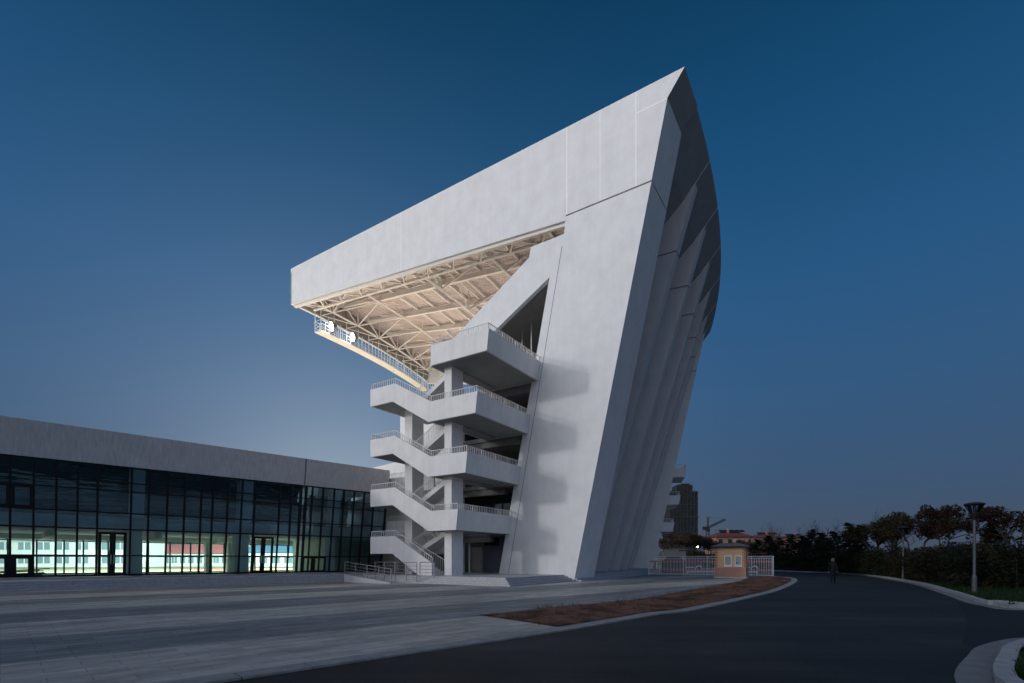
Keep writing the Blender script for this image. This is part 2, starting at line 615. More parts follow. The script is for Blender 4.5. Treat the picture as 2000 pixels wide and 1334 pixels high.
# ------------------------------------------------------------------ the stand's frame: an arc round ARC
TH0 = -33.0                      # bearing of the near end wall
TSPAN = 19.5                     # sweep of the stand, degrees
P0 = Vector((11.66, 34.60))      # near apex of the roof, in plan
RB = 129.0
d0 = Vector((math.cos(R_(TH0)), math.sin(R_(TH0))))
ARC = P0 - d0 * RB
t0 = Vector((-d0.y, d0.x))
d1 = Vector((math.cos(R_(TH0 + TSPAN)), math.sin(R_(TH0 + TSPAN))))
t1 = Vector((-d1.y, d1.x))


def NW(r, b, z):
    p = ARC + d0 * r - t0 * b
    return Vector((p.x, p.y, z))


def FW(r, b, z):
    p = ARC + d1 * r + t1 * b
    return Vector((p.x, p.y, z))


def PO(r, phi, z):
    a = R_(TH0 + phi)
    return Vector((ARC.x + r * math.cos(a), ARC.y + r * math.sin(a), z))


def wpx(px, py, b=0.0):
    """(r, z) on the upright plane b metres in front of the near end wall"""
    u = (px - 1000) / F
    o = ARC - t0 * b
    r = (u * o.y - o.x) / (d0.x - u * d0.y)
    Y = o.y + r * d0.y
    return r, CAM_Z + (HORIZ - py) / F * Y


def sweep(prof, a, b, n=None):
    """closed (r,z) profile swept along the arc"""
    m = MB()
    n = n or max(2, int(abs(b - a) / 0.8))
    loops = [[PO(r, a + (b - a) * k / n, z) for r, z in prof] for k in range(n + 1)]
    return m.loft(loops)


stand = thing("grandstand", "tall white grandstand with leaning end wall, sharp cantilever roof and stacked stair balconies", "grandstand", NW(112, 2, 0))

# outer edge of the end wall: leans outward
ZT = 28.2
edge = lambda z: 120.74 + 0.2125 * z
rT = edge(ZT)
rJ = wpx(1105, 425)[0]           # left limit of the pier under the roof
raker_top = lambda r: 26.1 + 0.593 * (r - 116.85)
raker_bot = lambda r: 23.85 + 0.55 * (r - 118.6)
open_top = (118.62, 23.9)
open_bot = (113.75, 0.3)
THK = 3.6


def end_wall(M, near):
    # pier and raking seat beam, one outline in the (r, z) plane
    RE = 108.7
    m = MB()
    # the pier is thick, the raking beam thinner
    pier = [(edge(0), 0), (rT, ZT - 0.06), (rJ, ZT - 0.06), (rJ - 0.15, 26.86), (119.25, 26.85), open_top, open_bot, (113.75, 0.0)]
    beam = [(119.25, 26.85), (116.9, 26.83), (116.75, raker_top(116.75)), (RE, raker_top(RE)),
            (RE, 18.5), (113.4, 21.0), open_top]
    m.prism([M(r, 0, z) for r, z in pier], [M(r, -THK, z) for r, z in pier])
    m.prism([M(r, 0, z) for r, z in beam], [M(r, -0.4, z) for r, z in beam])
    w = m.build("gable_wall", stucco, stand)
    # fascia: thin blade over the void, thick over the pier
    fb_l = (84.9, 30.9)
    fb_r = (rJ, 27.85)
    f = MB()
    thin = [fb_l, (84.9, 35.0), (rJ, 35.0), fb_r]
    f.prism([M(r, 0, z) for r, z in thin], [M(r, -0.5, z) for r, z in thin])
    thick = [(rJ, ZT + 0.06), (rJ, 35.0), (129.0, 35.0), (127.86, 33.5), (edge(ZT + 0.06), ZT + 0.06)]
    f.prism([M(r, 0, z) for r, z in thick], [M(r, -THK, z) for r, z in thick])
    fo = f.build("gable_fascia", stucco, stand)
    cp = MB()
    q = [(129.012, 34.98), (127.872, 33.49), (127.86, 33.50), (129.0, 34.99)]
    cp.prism([M(r, 0.001, z) for r, z in q], [M(r, -THK - 0.001, z) for r, z in q])
    cp.build("soffit", grey_soffit_m, stand)
    rec = MB()
    rec.prism([M(r, -0.25, z) for r, z in [(rJ, ZT - 0.3), (rT - 0.35, ZT - 0.3), (rT - 0.3, ZT + 0.3), (rJ, ZT + 0.3)]],
              [M(r, -THK + 0.25, z) for r, z in [(rJ, ZT - 0.3), (rT - 0.35, ZT - 0.3), (rT - 0.3, ZT + 0.3), (rJ, ZT + 0.3)]])
    rec.build("bearing", joint_dark, stand)
    if near:
        def line(p, q, w=0.06, b=0.006, host=fo, jm=joint_white):
            j = MB()
            (r0, z0), (r1, z1) = p, q
            dx, dz = r1 - r0, z1 - z0
            l = math.hypot(dx, dz)
            nx, nz = -dz / l * w / 2, dx / l * w / 2
            c = [(r0 + nx, z0 + nz), (r1 + nx, z1 + nz), (r1 - nx, z1 - nz), (r0 - nx, z0 - nz)]
            j.prism([M(r, b, z) for r, z in c], [M(r, -0.02, z) for r, z in c])
            j.build("panel_joint", jm, host)
        r1_ = wpx(1107, 300)[0]
        r2_ = wpx(1172, 300)[0]
        r3_ = wpx(1242, 250)[0]
        line((r1_, ZT + 0.08), (r1_, 34.98))
        line((r2_, ZT + 0.08), (r2_, 34.98), 0.045)
        line((r3_, ZT + 0.08), (r3_, 34.98))
        line((r3_, 33.45), (127.8, 33.45))
        r4_ = wpx(783, 450)[0]
        line((r4_, 30.9 - (r4_ - 84.9) / (rJ - 84.9) * 3.05 + 0.03), (r4_, 34.98), 0.04)
        line(wpx(1098, 480), wpx(993, 1119), 0.05, host=w, jm=joint_dark)
    return w, fo


end_wall(NW, True)
end_wall(FW, False)

# roof slab, front fascia, inner cladding, ceiling deck
E0, E1 = 0.36, TSPAN - 0.36
sweep([(84.9, 34.97), (128.97, 34.97), (128.7, 34.7), (84.9, 34.6)], 0.2, TSPAN - 0.2).build("roof", stucco, stand)
sweep([(84.9, 34.55), (84.9, 30.95), (85.12, 30.95), (85.12, 34.55)], 0.0, TSPAN).build("roof_fascia", stucco, stand)
sweep([(85.16, 34.5), (85.16, 31.0), (85.22, 31.0), (85.22, 34.5)], 0.25, TSPAN - 0.25).build("cladding", cladd, stand)
ceil = lambda r: 33.3 - 0.055 * (r - 86)
sweep([(85.3, ceil(85.3)), (122.4, ceil(122.4)), (122.4, ceil(122.4) + 0.15), (85.3, ceil(85.3) + 0.15)], 0.25, TSPAN - 0.25).build("ceiling_deck", deck, stand)

FIN = [4.17 + 2.83 * k for k in range(5)]
FRAMES = [1.6] + FIN + [18.2]
for ph in FRAMES:
    m = MB()
    r_a, r_b = 92.5, 121.5
    for ra, rb in [(r_a, r_b)]:
        m.bar(PO(ra, ph, ceil(ra) - 0.55), PO(rb, ph, ceil(rb) - 0.75), 0.34, 0.5)
    m.bar(PO(86.5, ph, ceil(86.5) - 0.3), PO(92.5, ph, ceil(92.5) - 0.5), 0.2, 0.3)
    m.build("roof_beam", steel, stand)
r = 94.6
while r < 120:
    sweep([(r - 0.09, ceil(r) - 0.34), (r + 0.09, ceil(r) - 0.34), (r + 0.09, ceil(r) - 0.02), (r - 0.09, ceil(r) - 0.02)], 0.4, TSPAN - 0.4).build("purlin", steel, stand)
    r += 2.35

# triangulated truss beside the near gable
m = MB()
zf = lambda r: 30.9 - (r - 84.9) / (rJ - 84.9) * 3.05
m.bar(NW(85.2, -0.35, zf(85.2) - 0.14), NW(rJ - 0.05, -0.35, zf(rJ) - 0.14), 0.3, 0.26)
m.tube(NW(86.0, -2.3, zf(86) + 0.15), NW(119.2, -2.3, zf(119.2) + 0.3), 0.17, n=8)
k = 0
r = 86.2
while r < 118:
    c0 = NW(r, -0.4, zf(r) + 0.0)
    c1 = NW(r + 1.6, -2.3, zf(r + 1.6) + 0.2)
    c2 = NW(r + 3.2, -0.4, zf(r + 3.2) + 0.0)
    m.tube(c0, c1, 0.085)
    m.tube(c1, c2, 0.085)
    m.tube(c1, NW(r + 1.3, -1.9, ceil(r + 1.3) - 0.2), 0.075)
    m.tube(c1, NW(r + 2.6, -1.2, ceil(r + 2.6) - 0.2), 0.075)
    r += 3.2
m.build("roof_truss", steel, stand)

# front truss behind the front fascia
m = MB()
nodes_b = [2.6 * k for k in range(0, 8)]
nb = [PO(87.3, min(max(p, 0.3), TSPAN - 0.3), 31.0) for p in nodes_b]
m.path(nb, 0.11)
ni = [PO(92.5, min(max(p + 1.45, 0.3), TSPAN - 0.3), 31.95) for p in nodes_b]
m.path([PO(92.5, 0.4, 31.95)] + ni, 0.13)
nt = [PO(85.7, min(max(p + 1.3, 0.3), TSPAN - 0.3), 34.3) for p in nodes_b]
m.path([PO(85.7, 0.4, 34.3)] + nt, 0.09)
nm = [PO(86.2, min(max(p + 1.3, 0.3), TSPAN - 0.3), 31.3) for p in nodes_b]
for i in range(len(nb) - 1):
    m.tube(nb[i], ni[i], 0.08)
    m.tube(ni[i], nb[i + 1], 0.08)
    m.tube(nb[i], nt[i], 0.065)
    m.tube(nt[i], nb[i + 1], 0.065)
    m.tube(nb[i], PO(87.3, max(nodes_b[i], 0.3), ceil(87.3)), 0.075)
    m.tube(ni[i], PO(92.5, min(nodes_b[i] + 1.45, TSPAN - .4), ceil(92.5)), 0.07)
    m.tube(ni[i], PO(89.0, min(nodes_b[i] + 1.45, TSPAN - .4), 32.9), 0.065)
    m.tube(ni[i], PO(92.5, min(nodes_b[i] + 2.75, TSPAN - .4), ceil(92.5) - 0.1), 0.065)
    m.tube(nb[i], PO(85.4, max(nodes_b[i], .3), 31.1), 0.06)
    m.tube(PO(85.4, max(nodes_b[i], .3), 31.1), nb[i + 1], 0.05)
    m.tube(nb[i], PO(87.0, nodes_b[i] + 1.3, 33.0), 0.05)
    m.tube(nb[i + 1], PO(87.0, nodes_b[i] + 1.3, 33.0), 0.05)
m.build("roof_truss", steel, stand)

# lattice truss under the middle of the roof
m = MB()
lo = [PO(103.3, p, 29.6) for p in (1.0, 2.75, 5.6, 8.4, 11.2, 14.0, 16.8, 18.6)]
m.path(lo, 0.14)
hi = [PO(103.3, p, ceil(103.3) - 0.4) for p in (1.0, 4.17, 7.0, 9.83, 12.66, 15.49, 18.4)]
m.path(hi, 0.11)
for i in range(len(hi) - 1):
    m.tube(lo[i + 1], hi[i], 0.09)
    m.tube(lo[i + 1], hi[i + 1], 0.09)
    p = (2.75, 5.6, 8.4, 11.2, 14.0, 16.8)[i]
    m.tube(lo[i + 1], PO(107.0, p + 0.6, ceil(107) - 0.4), 0.085)
    m.tube(lo[i + 1], PO(99.5, p + 0.6, ceil(99.5) - 0.4), 0.085)
    m.tube(lo[i + 1], PO(103.3, p, ceil(103.3) - 0.3), 0.075)
m.build("roof_truss", steel, stand)
m = MB()
lo = [PO(111.0, p, 29.3) for p in (1.0, 2.75, 5.6, 8.4, 11.2, 14.0, 16.8, 18.6)]
m.path(lo, 0.12)
for i, p in enumerate((2.75, 5.6, 8.4, 11.2, 14.0, 16.8)):
    for dp, dr in ((-1.4, 0), (1.4, 0), (0.5, 3.4), (0.5, -3.4)):
        m.tube(lo[i + 1], PO(111 + dr, p + dp, ceil(111 + dr) - 0.4), 0.08)
m.build("roof_truss", steel, stand)

# catwalk slung under the front edge
CW0, CW1 = 2.0, 17.6
cw = sweep([(85.2, 28.72), (86.35, 28.72), (86.35, 28.86), (85.2, 28.86)], CW0, CW1).build("catwalk", steel, stand)
m = MB()
n = 36
for rr in (85.25, 86.3):
    for zz in (29.25, 29.65, 30.05):
        m.path([PO(rr, CW0 + (CW1 - CW0) * k / n, zz) for k in range(n + 1)], 0.028, n=4)
    for k in range(n + 1):
        ph = CW0 + (CW1 - CW0) * k / n
        m.tube(PO(rr, ph, 28.8), PO(rr, ph, 30.05 if k % 3 else 31.2), 0.035 if k % 3 else 0.05, n=4)
for zz in (29.25, 29.65, 30.05):
    m.tube(PO(85.25, CW0, zz), PO(86.3, CW0, zz), 0.028, n=4)
m.build("railing", rail_blue, cw)
m = MB()
m.box(-0.12, 0.12, -0.12, 0.12, -0.1, 0.1, lambda x, y, z: PO(85.6 + x, 11.3 + y * .6, 28.6 + z))
m.build("junction_box", steel, cw)

# rear soffit, fins, back wall
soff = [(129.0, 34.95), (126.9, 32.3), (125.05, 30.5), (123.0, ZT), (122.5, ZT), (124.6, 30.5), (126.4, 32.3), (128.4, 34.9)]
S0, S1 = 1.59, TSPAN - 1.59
so = sweep(soff, S0, S1).build("soffit", grey_soffit_m, stand)
for ph in FIN:
    m = MB()
    m.path([PO(r + 0.02, ph, z - 0.01) for r, z in soff[:4]], 0.022, n=4)
    m.build("panel_joint", joint_white, so)
fin_edge = lambda z: 127.86 - 0.293 * (33.5 - z)
for ph in FIN:
    m = MB()
    for z0, z1 in ((0.3, ZT - 0.05), (ZT + 0.05, 33.5)):
        if z1 < 30:
            poly = [(fin_edge(z0), z0), (fin_edge(z1), z1), (122.0, z1), (111.5, z0)]
        else:
            poly = [(fin_edge(z0), z0), (fin_edge(z1) , z1), (125.2, 30.8), (123.1, ZT + 0.05)]
        A = [PO(r, ph, z) for r, z in poly]
        a = R_(TH0 + ph)
        tv = Vector((-math.sin(a), math.cos(a), 0)) * 0.95
        m.prism(A, [p + tv for p in A])
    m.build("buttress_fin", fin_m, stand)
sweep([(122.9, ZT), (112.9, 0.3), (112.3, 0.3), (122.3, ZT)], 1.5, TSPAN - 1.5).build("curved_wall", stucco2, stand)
BW = lambda z: 112.4 + 0.3584 * (z - 0.3)

seats_m = mat("pale_seating", (0.66, 0.61, 0.57), rough=0.8, var=0.1)
# seating tier with stepped top
prof = []
r = 108.7
steps = []
while r < 116.7:
    z = raker_top(r) - 0.3
    steps += [(r, z), (min(r + 0.85, 116.7), z)]
    r += 0.85
prof = steps + [(118.2, 26.4), (118.2, raker_bot(118.2)), (113.4, 21.0 - 0.1), (108.7, 18.4)]
sweep(prof, 0.21, TSPAN - 0.21).build("seating_tier", seats_m, stand)
low = []
r = 90.0
while r < 102:
    z = 5.2 + (r - 90) * 0.5
    low += [(r, z), (r + 0.85, z)]
    r += 0.85
sweep(low + [(102.5, 11.2), (102.5, 8.0), (91, 2.6), (90.0, 2.6)], 1.2, TSPAN - 0.5).build("seating_tier", seats_m, stand)

sweep([(113.4, 20.86), (118.15, 23.52), (118.15, 23.64), (113.4, 20.98)], 0.2, TSPAN - 0.2).build("tier_shade_sheet", dullwall, stand)  # thin dark sheets added under the tier, its shade as colour
sweep([(108.75, 18.3), (113.35, 20.8), (113.35, 20.95), (108.75, 18.45)], 0.2, TSPAN - 0.2).build("tier_shade_sheet", dullwall, stand)
# floors inside
FL = [0.52, 4.05, 8.05, 12.1, 16.2]
sweep([(102.0, 16.2), (109.0, 16.2), (109.0, 15.9), (102.0, 15.9)], 0.35, TSPAN - 0.35).build("floor_slab", dullwall, stand)
sweep([(102.0, 17.0), (102.2, 17.0), (102.2, 11.2), (102.0, 11.2)], 0.35, TSPAN - 0.35).build("tier_parapet", stucco_plain, stand)
for z in FL[1:]:
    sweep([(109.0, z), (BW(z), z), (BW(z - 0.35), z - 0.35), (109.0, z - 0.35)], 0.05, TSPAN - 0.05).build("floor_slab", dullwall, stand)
# beams under the slabs at the near edge
for z in FL[1:]:
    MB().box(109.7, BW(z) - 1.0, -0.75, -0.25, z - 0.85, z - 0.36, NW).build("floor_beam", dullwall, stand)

# side wall behind the stairs, end of the lower tier
m = MB()
poly = [(102.0, 0.3), (109.6, 0.3), (109.6, 17.0), (102.0, 17.0)]
m.prism([NW(r, -0.3, z) for r, z in poly], [NW(r, -0.7, z) for r, z in poly])
m.build("stair_wall", stucco_plain, stand)
m = MB()
poly = [(95.0, 0.3), (101.98, 0.3), (101.98, 11.45), (95.0, 10.95)]
m.prism([NW(r, -0.9, z) for r, z in poly], [NW(r, -1.3, z) for r, z in poly])
m.build("tier_wall", stucco_plain, stand)

# inner walls of the two lower storeys, with door and windows
m = MB()
m.box(107.0, 114.4, -2.9, -2.6, 0.5, 3.7, NW)
iw = m.build("partition", bluewall, stand)
r_a, r_b = wpx(922, 1100, -2.6)[0], wpx(942, 1100, -2.6)[0]
m = MB()
m.box(r_a, r_b, -2.55, -2.58, 0.56, 2.75, NW)
m.box(r_a - 0.08, r_a, -2.5, -2.59, 0.53, 2.83, NW)
m.box(r_b, r_b + 0.08, -2.5, -2.59, 0.53, 2.83, NW)
m.box(r_a - 0.08, r_b + 0.08, -2.5, -2.59, 2.752, 2.84, NW)
dr = m.build("door", mat("grey_door_paint", (0.33, 0.32, 0.33), rough=0.5, var=0.05), stand)
MB().box(r_b - 0.2, r_b - 0.1, -2.44, -2.545, 1.45, 1.55, NW).build("handle", dark_rail, dr)
r_a, z_a = wpx(947, 1065, -2.6)
r_b = r_a + 1.55
m = MB()
m.box(r_a, r_b, -2.54, -2.58, z_a, z_a + 0.55, NW)
wd = m.build("window", dark_pane, stand)
m = MB()
for x in (r_a, r_a + 0.4, r_a + 0.8, r_a + 1.2, r_b):
    m.box(x - 0.03, x + 0.03, -2.5, -2.57, z_a - 0.03, z_a + 0.58, NW)
m.box(r_a, r_b, -2.49, -2.57, z_a + 0.55, z_a + 0.62, NW)
m.box(r_a, r_b, -2.49, -2.57, z_a - 0.07, z_a, NW)
m.build("frame", frame_m, wd)
m = MB()
m.tube(NW(wpx(917, 1100, -1.2)[0], -1.2, 0.5), NW(wpx(917, 1100, -1.2)[0], -1.2, 3.7), 0.07, n=8)
m.build("drainpipe", railm, stand)
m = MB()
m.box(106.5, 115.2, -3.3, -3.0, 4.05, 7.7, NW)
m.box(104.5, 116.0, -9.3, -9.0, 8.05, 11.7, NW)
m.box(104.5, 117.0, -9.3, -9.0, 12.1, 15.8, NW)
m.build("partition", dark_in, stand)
for px in (921, 947, 967, 983):
    r_a, z_a = wpx(px, 985, -3.0)
    z_a = 5.0
    w_ = 0.78
    m = MB().box(r_a, r_a + w_, -2.95, -2.98, z_a, z_a + 1.75, NW)
    wd = m.build("window", mat_glass("pane_%d" % px, (0.5, 0.6, 0.5), base_refl=0.25) if px == 921 else MATS["pane_921"], stand)
    m = MB()
    for x in (r_a - 0.06, r_a + w_):
        m.box(x, x + 0.06, -2.9, -2.99, z_a - 0.06, z_a + 1.81, NW)
    m.box(r_a, r_a + w_, -2.9, -2.99, z_a - 0.06, z_a, NW)
    m.box(r_a, r_a + w_, -2.9, -2.99, z_a + 1.75, z_a + 1.81, NW)
    m.box(r_a, r_a + w_, -2.91, -2.94, z_a + 0.7, z_a + 0.75, NW)
    m.build("frame", frame_m, wd)
# three thin poles in the void under the raking beam
m = MB()
for px, y0, y1 in ((1002, 640, 660), (1020, 615, 668), (1038, 628, 680)):
    r, z = wpx(px, y0, -2.2)
    m.tube(NW(r, -2.2, 16.2), NW(r, -2.2, z), 0.06, n=6)
m.build("pole", dark_rail, stand)
# conduits under the balconies
# ------------------------------------------------------------------ stairs and balconies
RL, RK, RS, BF = 106.1, 108.85, 112.55, 7.05      # landing left, top of flight, foot of flight; front plane
attach = {1: wpx(998, 1004)[0], 2: wpx(1015, 905)[0], 3: wpx(1033, 804)[0], 4: wpx(1053.5, 704)[0]}
PH, PD = 1.22, 1.47              # parapet above floor, total depth of the parapet
PT = 0.16


def rail_along(m, pts, h=0.42, base=0.0, step=0.21, rr=0.03, rb=0.021, mid=False):
    """handrail with balusters over a polyline of points (the top of a parapet)"""
    up = Vector((0, 0, 1))
    for a, b in zip(pts[:-1], pts[1:]):
        a, b = Vector(a), Vector(b)
        m.tube(a + up * h, b + up * h, rr, n=5)
        L = (b - a).length
        k = max(1, int(L / step))
        for i in range(k + 1):
            p = a.lerp(b, i / k)
            m.tube(p + up * base, p + up * h, rb if i % 8 else rb * 1.7, n=4)
        if mid:
            m.tube(a + up * 0.08, b + up * 0.08, rb * 1.2, n=4)
    return m


def balcony(k):
    zf_ = FL[k]
    ra = attach[k]
    zl = zf_ + 2.02
    lean = 0.12
    m = MB()
    top, bot = zf_ + PH, zf_ + PH - PD
    if k < 4:
        zt, zb = zl + PH, zl + PH - 1.36
        front = [(RL, zt), (RK, zt), (RS, top), (ra + lean * 0.9, top), (ra - lean * 0.6, bot), (RS - 0.25, bot), (RK - 0.25, zb), (RL, zb)]
    else:
        front = [(RS, top), (ra + lean * 0.9, top), (ra - lean * 0.6, bot), (RS, bot)]
    m.prism([NW(r, BF, z) for r, z in front], [NW(r, BF - PT, z) for r, z in front])
    # right-hand parapet
    side = [(ra + lean * 0.9 - 0.001, top), (ra - lean * 0.6 - 0.001, bot), (ra - lean * 0.6 - PT, bot), (ra + lean * 0.9 - PT, top)]
    m.prism([NW(r, BF - PT, z) for r, z in side], [NW(r, 0.0, z) for r, z in side])
    # slab
    m.box(RS - 0.2, ra - lean * 0.6 - PT, -0.2, BF - PT, bot + 0.01, zf_, NW)
    if k < 4:
        m.box(RL + 0.02, RK, 0.5, BF - PT, zl + PH - 1.36 + 0.01, zl, NW)
        # left end parapet of the landing
        m.box(RL, RL + PT, 0.5, BF - PT, zl, zl + PH, NW)
    o = m.build("balcony", stucco_plain, stand)
    MB().box(RS - 0.05, ra - lean * 0.6 - PT - 0.005, 0.02, BF - PT - 0.005, bot - 0.004, bot + 0.008, NW).build("soffit", soffit_shade_m, o)  # thin panel, underside shade put into its colour
    if k < 4:
        MB().box(RL + 0.18, RK - 0.15, 0.52, BF - PT - 0.005, zl + PH - 1.364, zl + PH - 1.353, NW).build("soffit", soffit_shade_m, o)
    rl = MB()
    b_in = BF - PT / 2
    pts = []
    if k < 4:
        rail_along(rl, [NW(RL + 0.08, 0.6, zl + PH), NW(RL + 0.08, b_in, zl + PH), NW(RK, b_in, zl + PH), NW(RS, b_in, top)])
    else:
        rail_along(rl, [NW(RS + 0.08, 1.0, top), NW(RS + 0.08, b_in, top)])
    rail_along(rl, [NW(RS, b_in, top), NW(ra + 0.02, b_in, top), NW(ra + 0.02, 0.05, top)])
    rl.build("railing", railm, o)
    c = MB()
    c.tube(NW(RS + 1.2, 5.2, bot - 0.05), NW(RS + 1.2, 0.6, bot - 0.05), 0.035, n=5)
    c.tube(NW(RS + 1.2, 5.2, bot), NW(RS + 1.2, 5.2, bot - 0.22), 0.05, n=5)
    c.build("drainpipe", dark_rail, o)


for k in (1, 2, 3, 4):
    balcony(k)


def flight(z0, z1, r_lo, r_hi, b0, b1, rail_b, n=12, rising_right=False):
    """stair flight between two floors with a saw-tooth top; its own railing as a child"""
    m = MB()
    rise = (z1 - z0) / n
    prof = [(r_lo, z0 - 0.02)]
    for i in range(n):
        ra = r_lo + (r_hi - r_lo) * i / n
        rb = r_lo + (r_hi - r_lo) * (i + 1) / n
        prof += [(ra, z0 + rise * (i + 1)), (rb, z0 + rise * (i + 1))]
    prof += [(r_hi, z1 - 0.32), (r_lo + (r_hi - r_lo) * 0.06, z0 - 0.25)]
    m.prism([NW(r, b0, z) for r, z in prof], [NW(r, b1, z) for r, z in prof])
    o = m.build("stair_flight", stucco_plain, stand)
    rl = MB()
    for rb_ in rail_b:
        rail_along(rl, [NW(r_lo, rb_, z0 + 0.12), NW(r_hi, rb_, z1 + 0.05)], h=0.95, rr=0.03, rb=0.018, step=0.20)
    rl.build("railing", railm, o)


for k in range(0, 4):
    za, zb = FL[k], FL[k + 1]
    zm = za + 2.02 if k else 2.3
    flight(za, zm, RS, RK, 5.25, BF - PT - 0.01, (5.3,))
    flight(zm, zb, RK, RS, 3.45, 4.95, (4.9, 3.5))
# ground-floor flight: parapet and landing
m = MB()
zm = 2.3
poly = [(RL, zm + PH), (RK, zm + PH), (RS + 0.1, 1.42), (RS + 0.1, 0.5), (RS - 1.2, 0.5), (RK - 0.3, zm + PH - 1.36), (RL, zm + PH - 1.36)]
m.prism([NW(r, BF, z) for r, z in poly], [NW(r, BF - PT, z) for r, z in poly])
m.box(RL + 0.02, RK, 0.5, BF - PT, zm + PH - 1.35, zm, NW)
m.box(RL, RL + PT, 0.5, BF - PT, zm, zm + PH, NW)
o = m.build("stair_parapet", stucco_plain, stand)
rl = MB()
rail_along(rl, [NW(RL + 0.08, 0.6, zm + PH), NW(RL + 0.08, BF - 0.08, zm + PH), NW(RK, BF - 0.08, zm + PH), NW(RS + 0.1, BF - 0.08, 1.42)], h=0.42)
rl.build("railing", railm, o)
# bridges towards the hall on the first and second floor
for z, rl_, r_end in ((4.05, wpx(718, 1030, 1.5)[0], 107.9), (8.05, 98.5, 107.9)):
    m = MB()
    poly = [(rl_ + 0.25, z + PH), (r_end, z + PH), (r_end, z - 0.2), (rl_, z - 0.2)]
    m.prism([NW(r, 1.5, z_) for r, z_ in poly], [NW(r, 1.35, z_) for r, z_ in poly])
    m.box(rl_, 109.5, -0.2, 1.35, z - 0.25, z, NW)
    o = m.build("walkway", stucco2, stand)
    rr = MB()
    rail_along(rr, [NW(rl_ + 0.3, 1.43, z + PH), NW(r_end, 1.43, z + PH)])
    rr.build("railing", railm, o)
m = MB()
m.box(103.2, 108.6, 0.9, 1.1, 0.5, 2.25, NW)
m.build("plinth_wall", dullwall, stand)
# two upright concrete columns
for px, w_, ztop, bf in ((805, 0.80, FL[3] + 2.02 - 0.14, 4.9), (882, 0.68, FL[4] - 0.25, 6.2)):
    r = wpx(px, 1100, bf)[0]
    m = MB()
    m.box(r, r - w_, bf - 1.35, bf, 0.5, ztop, NW)
    m.build("column", stucco_plain, stand)

# balconies at the far end, seen past the far wall's leaning edge
for z in (2.3, 6.05, 10.05, 14.1):
    zt, zb = z + PH, z + PH - 1.36
    e = edge(z) + (1.9 if z > 3 else 0.6)
    m = MB()
    poly = [(116, zt), (e + 0.15, zt), (e - 0.1, zb), (116, zb)]
    m.prism([FW(r, 0.25, z_) for r, z_ in poly], [FW(r, 0.42, z_) for r, z_ in poly])
    m.prism([FW(r, 6.0, z_) for r, z_ in poly], [FW(r, 6.2, z_) for r, z_ in poly])
    pb = [(e + 0.15, zt), (e - 0.1, zb), (e - 0.27, zb), (e - 0.02, zt)]
    m.prism([FW(r, 0.42, z_) for r, z_ in pb], [FW(r, 6.0, z_) for r, z_ in pb])
    m.box(116, e - 0.28, 0.42, 6.0, zb + 0.01, z, FW)
    o = m.build("balcony", stucco, stand)
    rr = MB()
    rail_along(rr, [FW(117, 0.33, zt), FW(e, 0.33, zt), FW(e, 6.1, zt)], h=0.55, step=0.2, rr=0.03, rb=0.018)
    rr.build("railing", railm, o)

# ------------------------------------------------------------------ floodlights on the catwalk
for i, (ph, lab) in enumerate(((2.85, "blazing floodlight on the catwalk, nearest the roof tip"), (5.05, "blazing floodlight on the catwalk, further from the roof tip"))):
    c = PO(86.85, ph, 29.05)
    fl = thing("floodlight", lab, "floodlight", c, 0, "floodlights under the roof edge")
    # lens faces out over the field and a little down, towards the left
    a = R_(TH0 + ph)
    inw = Vector((-math.cos(a), -math.sin(a), 0))
    tan = Vector((-math.sin(a), math.cos(a), 0))
    fwd = (inw * 0.3 - tan * 0.9 + Vector((0, 0, -0.3))).normalized()
    sd = fwd.cross(Vector((0, 0, 1))).normalized()
    up = sd.cross(fwd)

    def FM(x, y, z, c=c, sd=sd, fwd=fwd, up=up):
        p = Vector((0, 0, 0.55)) + sd * x + fwd * y + up * z
        return c + p
    def ring(r, y):
        return [FM(r * math.cos(2 * math.pi * k / 20), y, r * math.sin(2 * math.pi * k / 20)) for k in range(20)]
    MB().loft([ring(0.14, -0.5), ring(0.3, -0.4), ring(0.52, -0.02), ring(0.58, 0.16), ring(0.58, 0.2), ring(0.52, 0.2), ring(0.5, 0.12)]).build("housing", flood_case, fl)
    MB().loft([ring(0.505, 0.14), ring(0.505, 0.19), ring(0.3, 0.23)]).build("lens", flood_lens, fl)
    m = MB()
    m.tube(FM(-0.6, 0, 0), FM(-0.6, 0, -0.62), 0.03)
    m.tube(FM(0.6, 0, 0), FM(0.6, 0, -0.62), 0.03)
    m.tube(FM(-0.6, 0, -0.62), FM(0.6, 0, -0.62), 0.03)
    m.tube(FM(0, 0, -0.62), PO(86.3, ph, 28.8), 0.05)
    m.build("bracket", flood_case, fl)
    # the light itself: a beam over the pitch and a warmer one over the seats below
    for nm, en, size, colr, tgt in (("floodlight_beam", 560000, 120, (0.93, 1.0, 0.95), (Vector((-75, 118, 0)), Vector((-48, 66, 0)))[i]),
                                    ("floodlight_spill", 52000, 84, (1.0, 0.95, 0.91), PO(107.0, 8.5 + 5.5 * i, 14.0))):
        sp = bpy.data.lights.new(nm, "SPOT")
        sp.energy = en
        sp.spot_size = R_(size)
        sp.spot_blend = 0.6
        sp.shadow_soft_size = 0.25
        sp.color = colr
        o = bpy.data.objects.new(nm, sp)
        COL.objects.link(o)
        o.location = (PO(84.3, ph, 29.1) if nm == "floodlight_beam" else PO(86.9, ph, 28.5))
        o.rotation_euler = (tgt - o.location).to_track_quat("-Z", "Y").to_euler()

# ------------------------------------------------------------------ glazed hall on the left
HB = Vector((-30.4, 30.4))
s2 = math.sqrt(0.5)
HD, HN = Vector((s2, s2)), Vector((s2, -s2))
ZB = 0.6


def HM(s, d, z):
    """s along the facade, d outward from its foot line, z up"""
    p = HB + HD * s + HN * d
    return Vector((p.x, p.y, z))


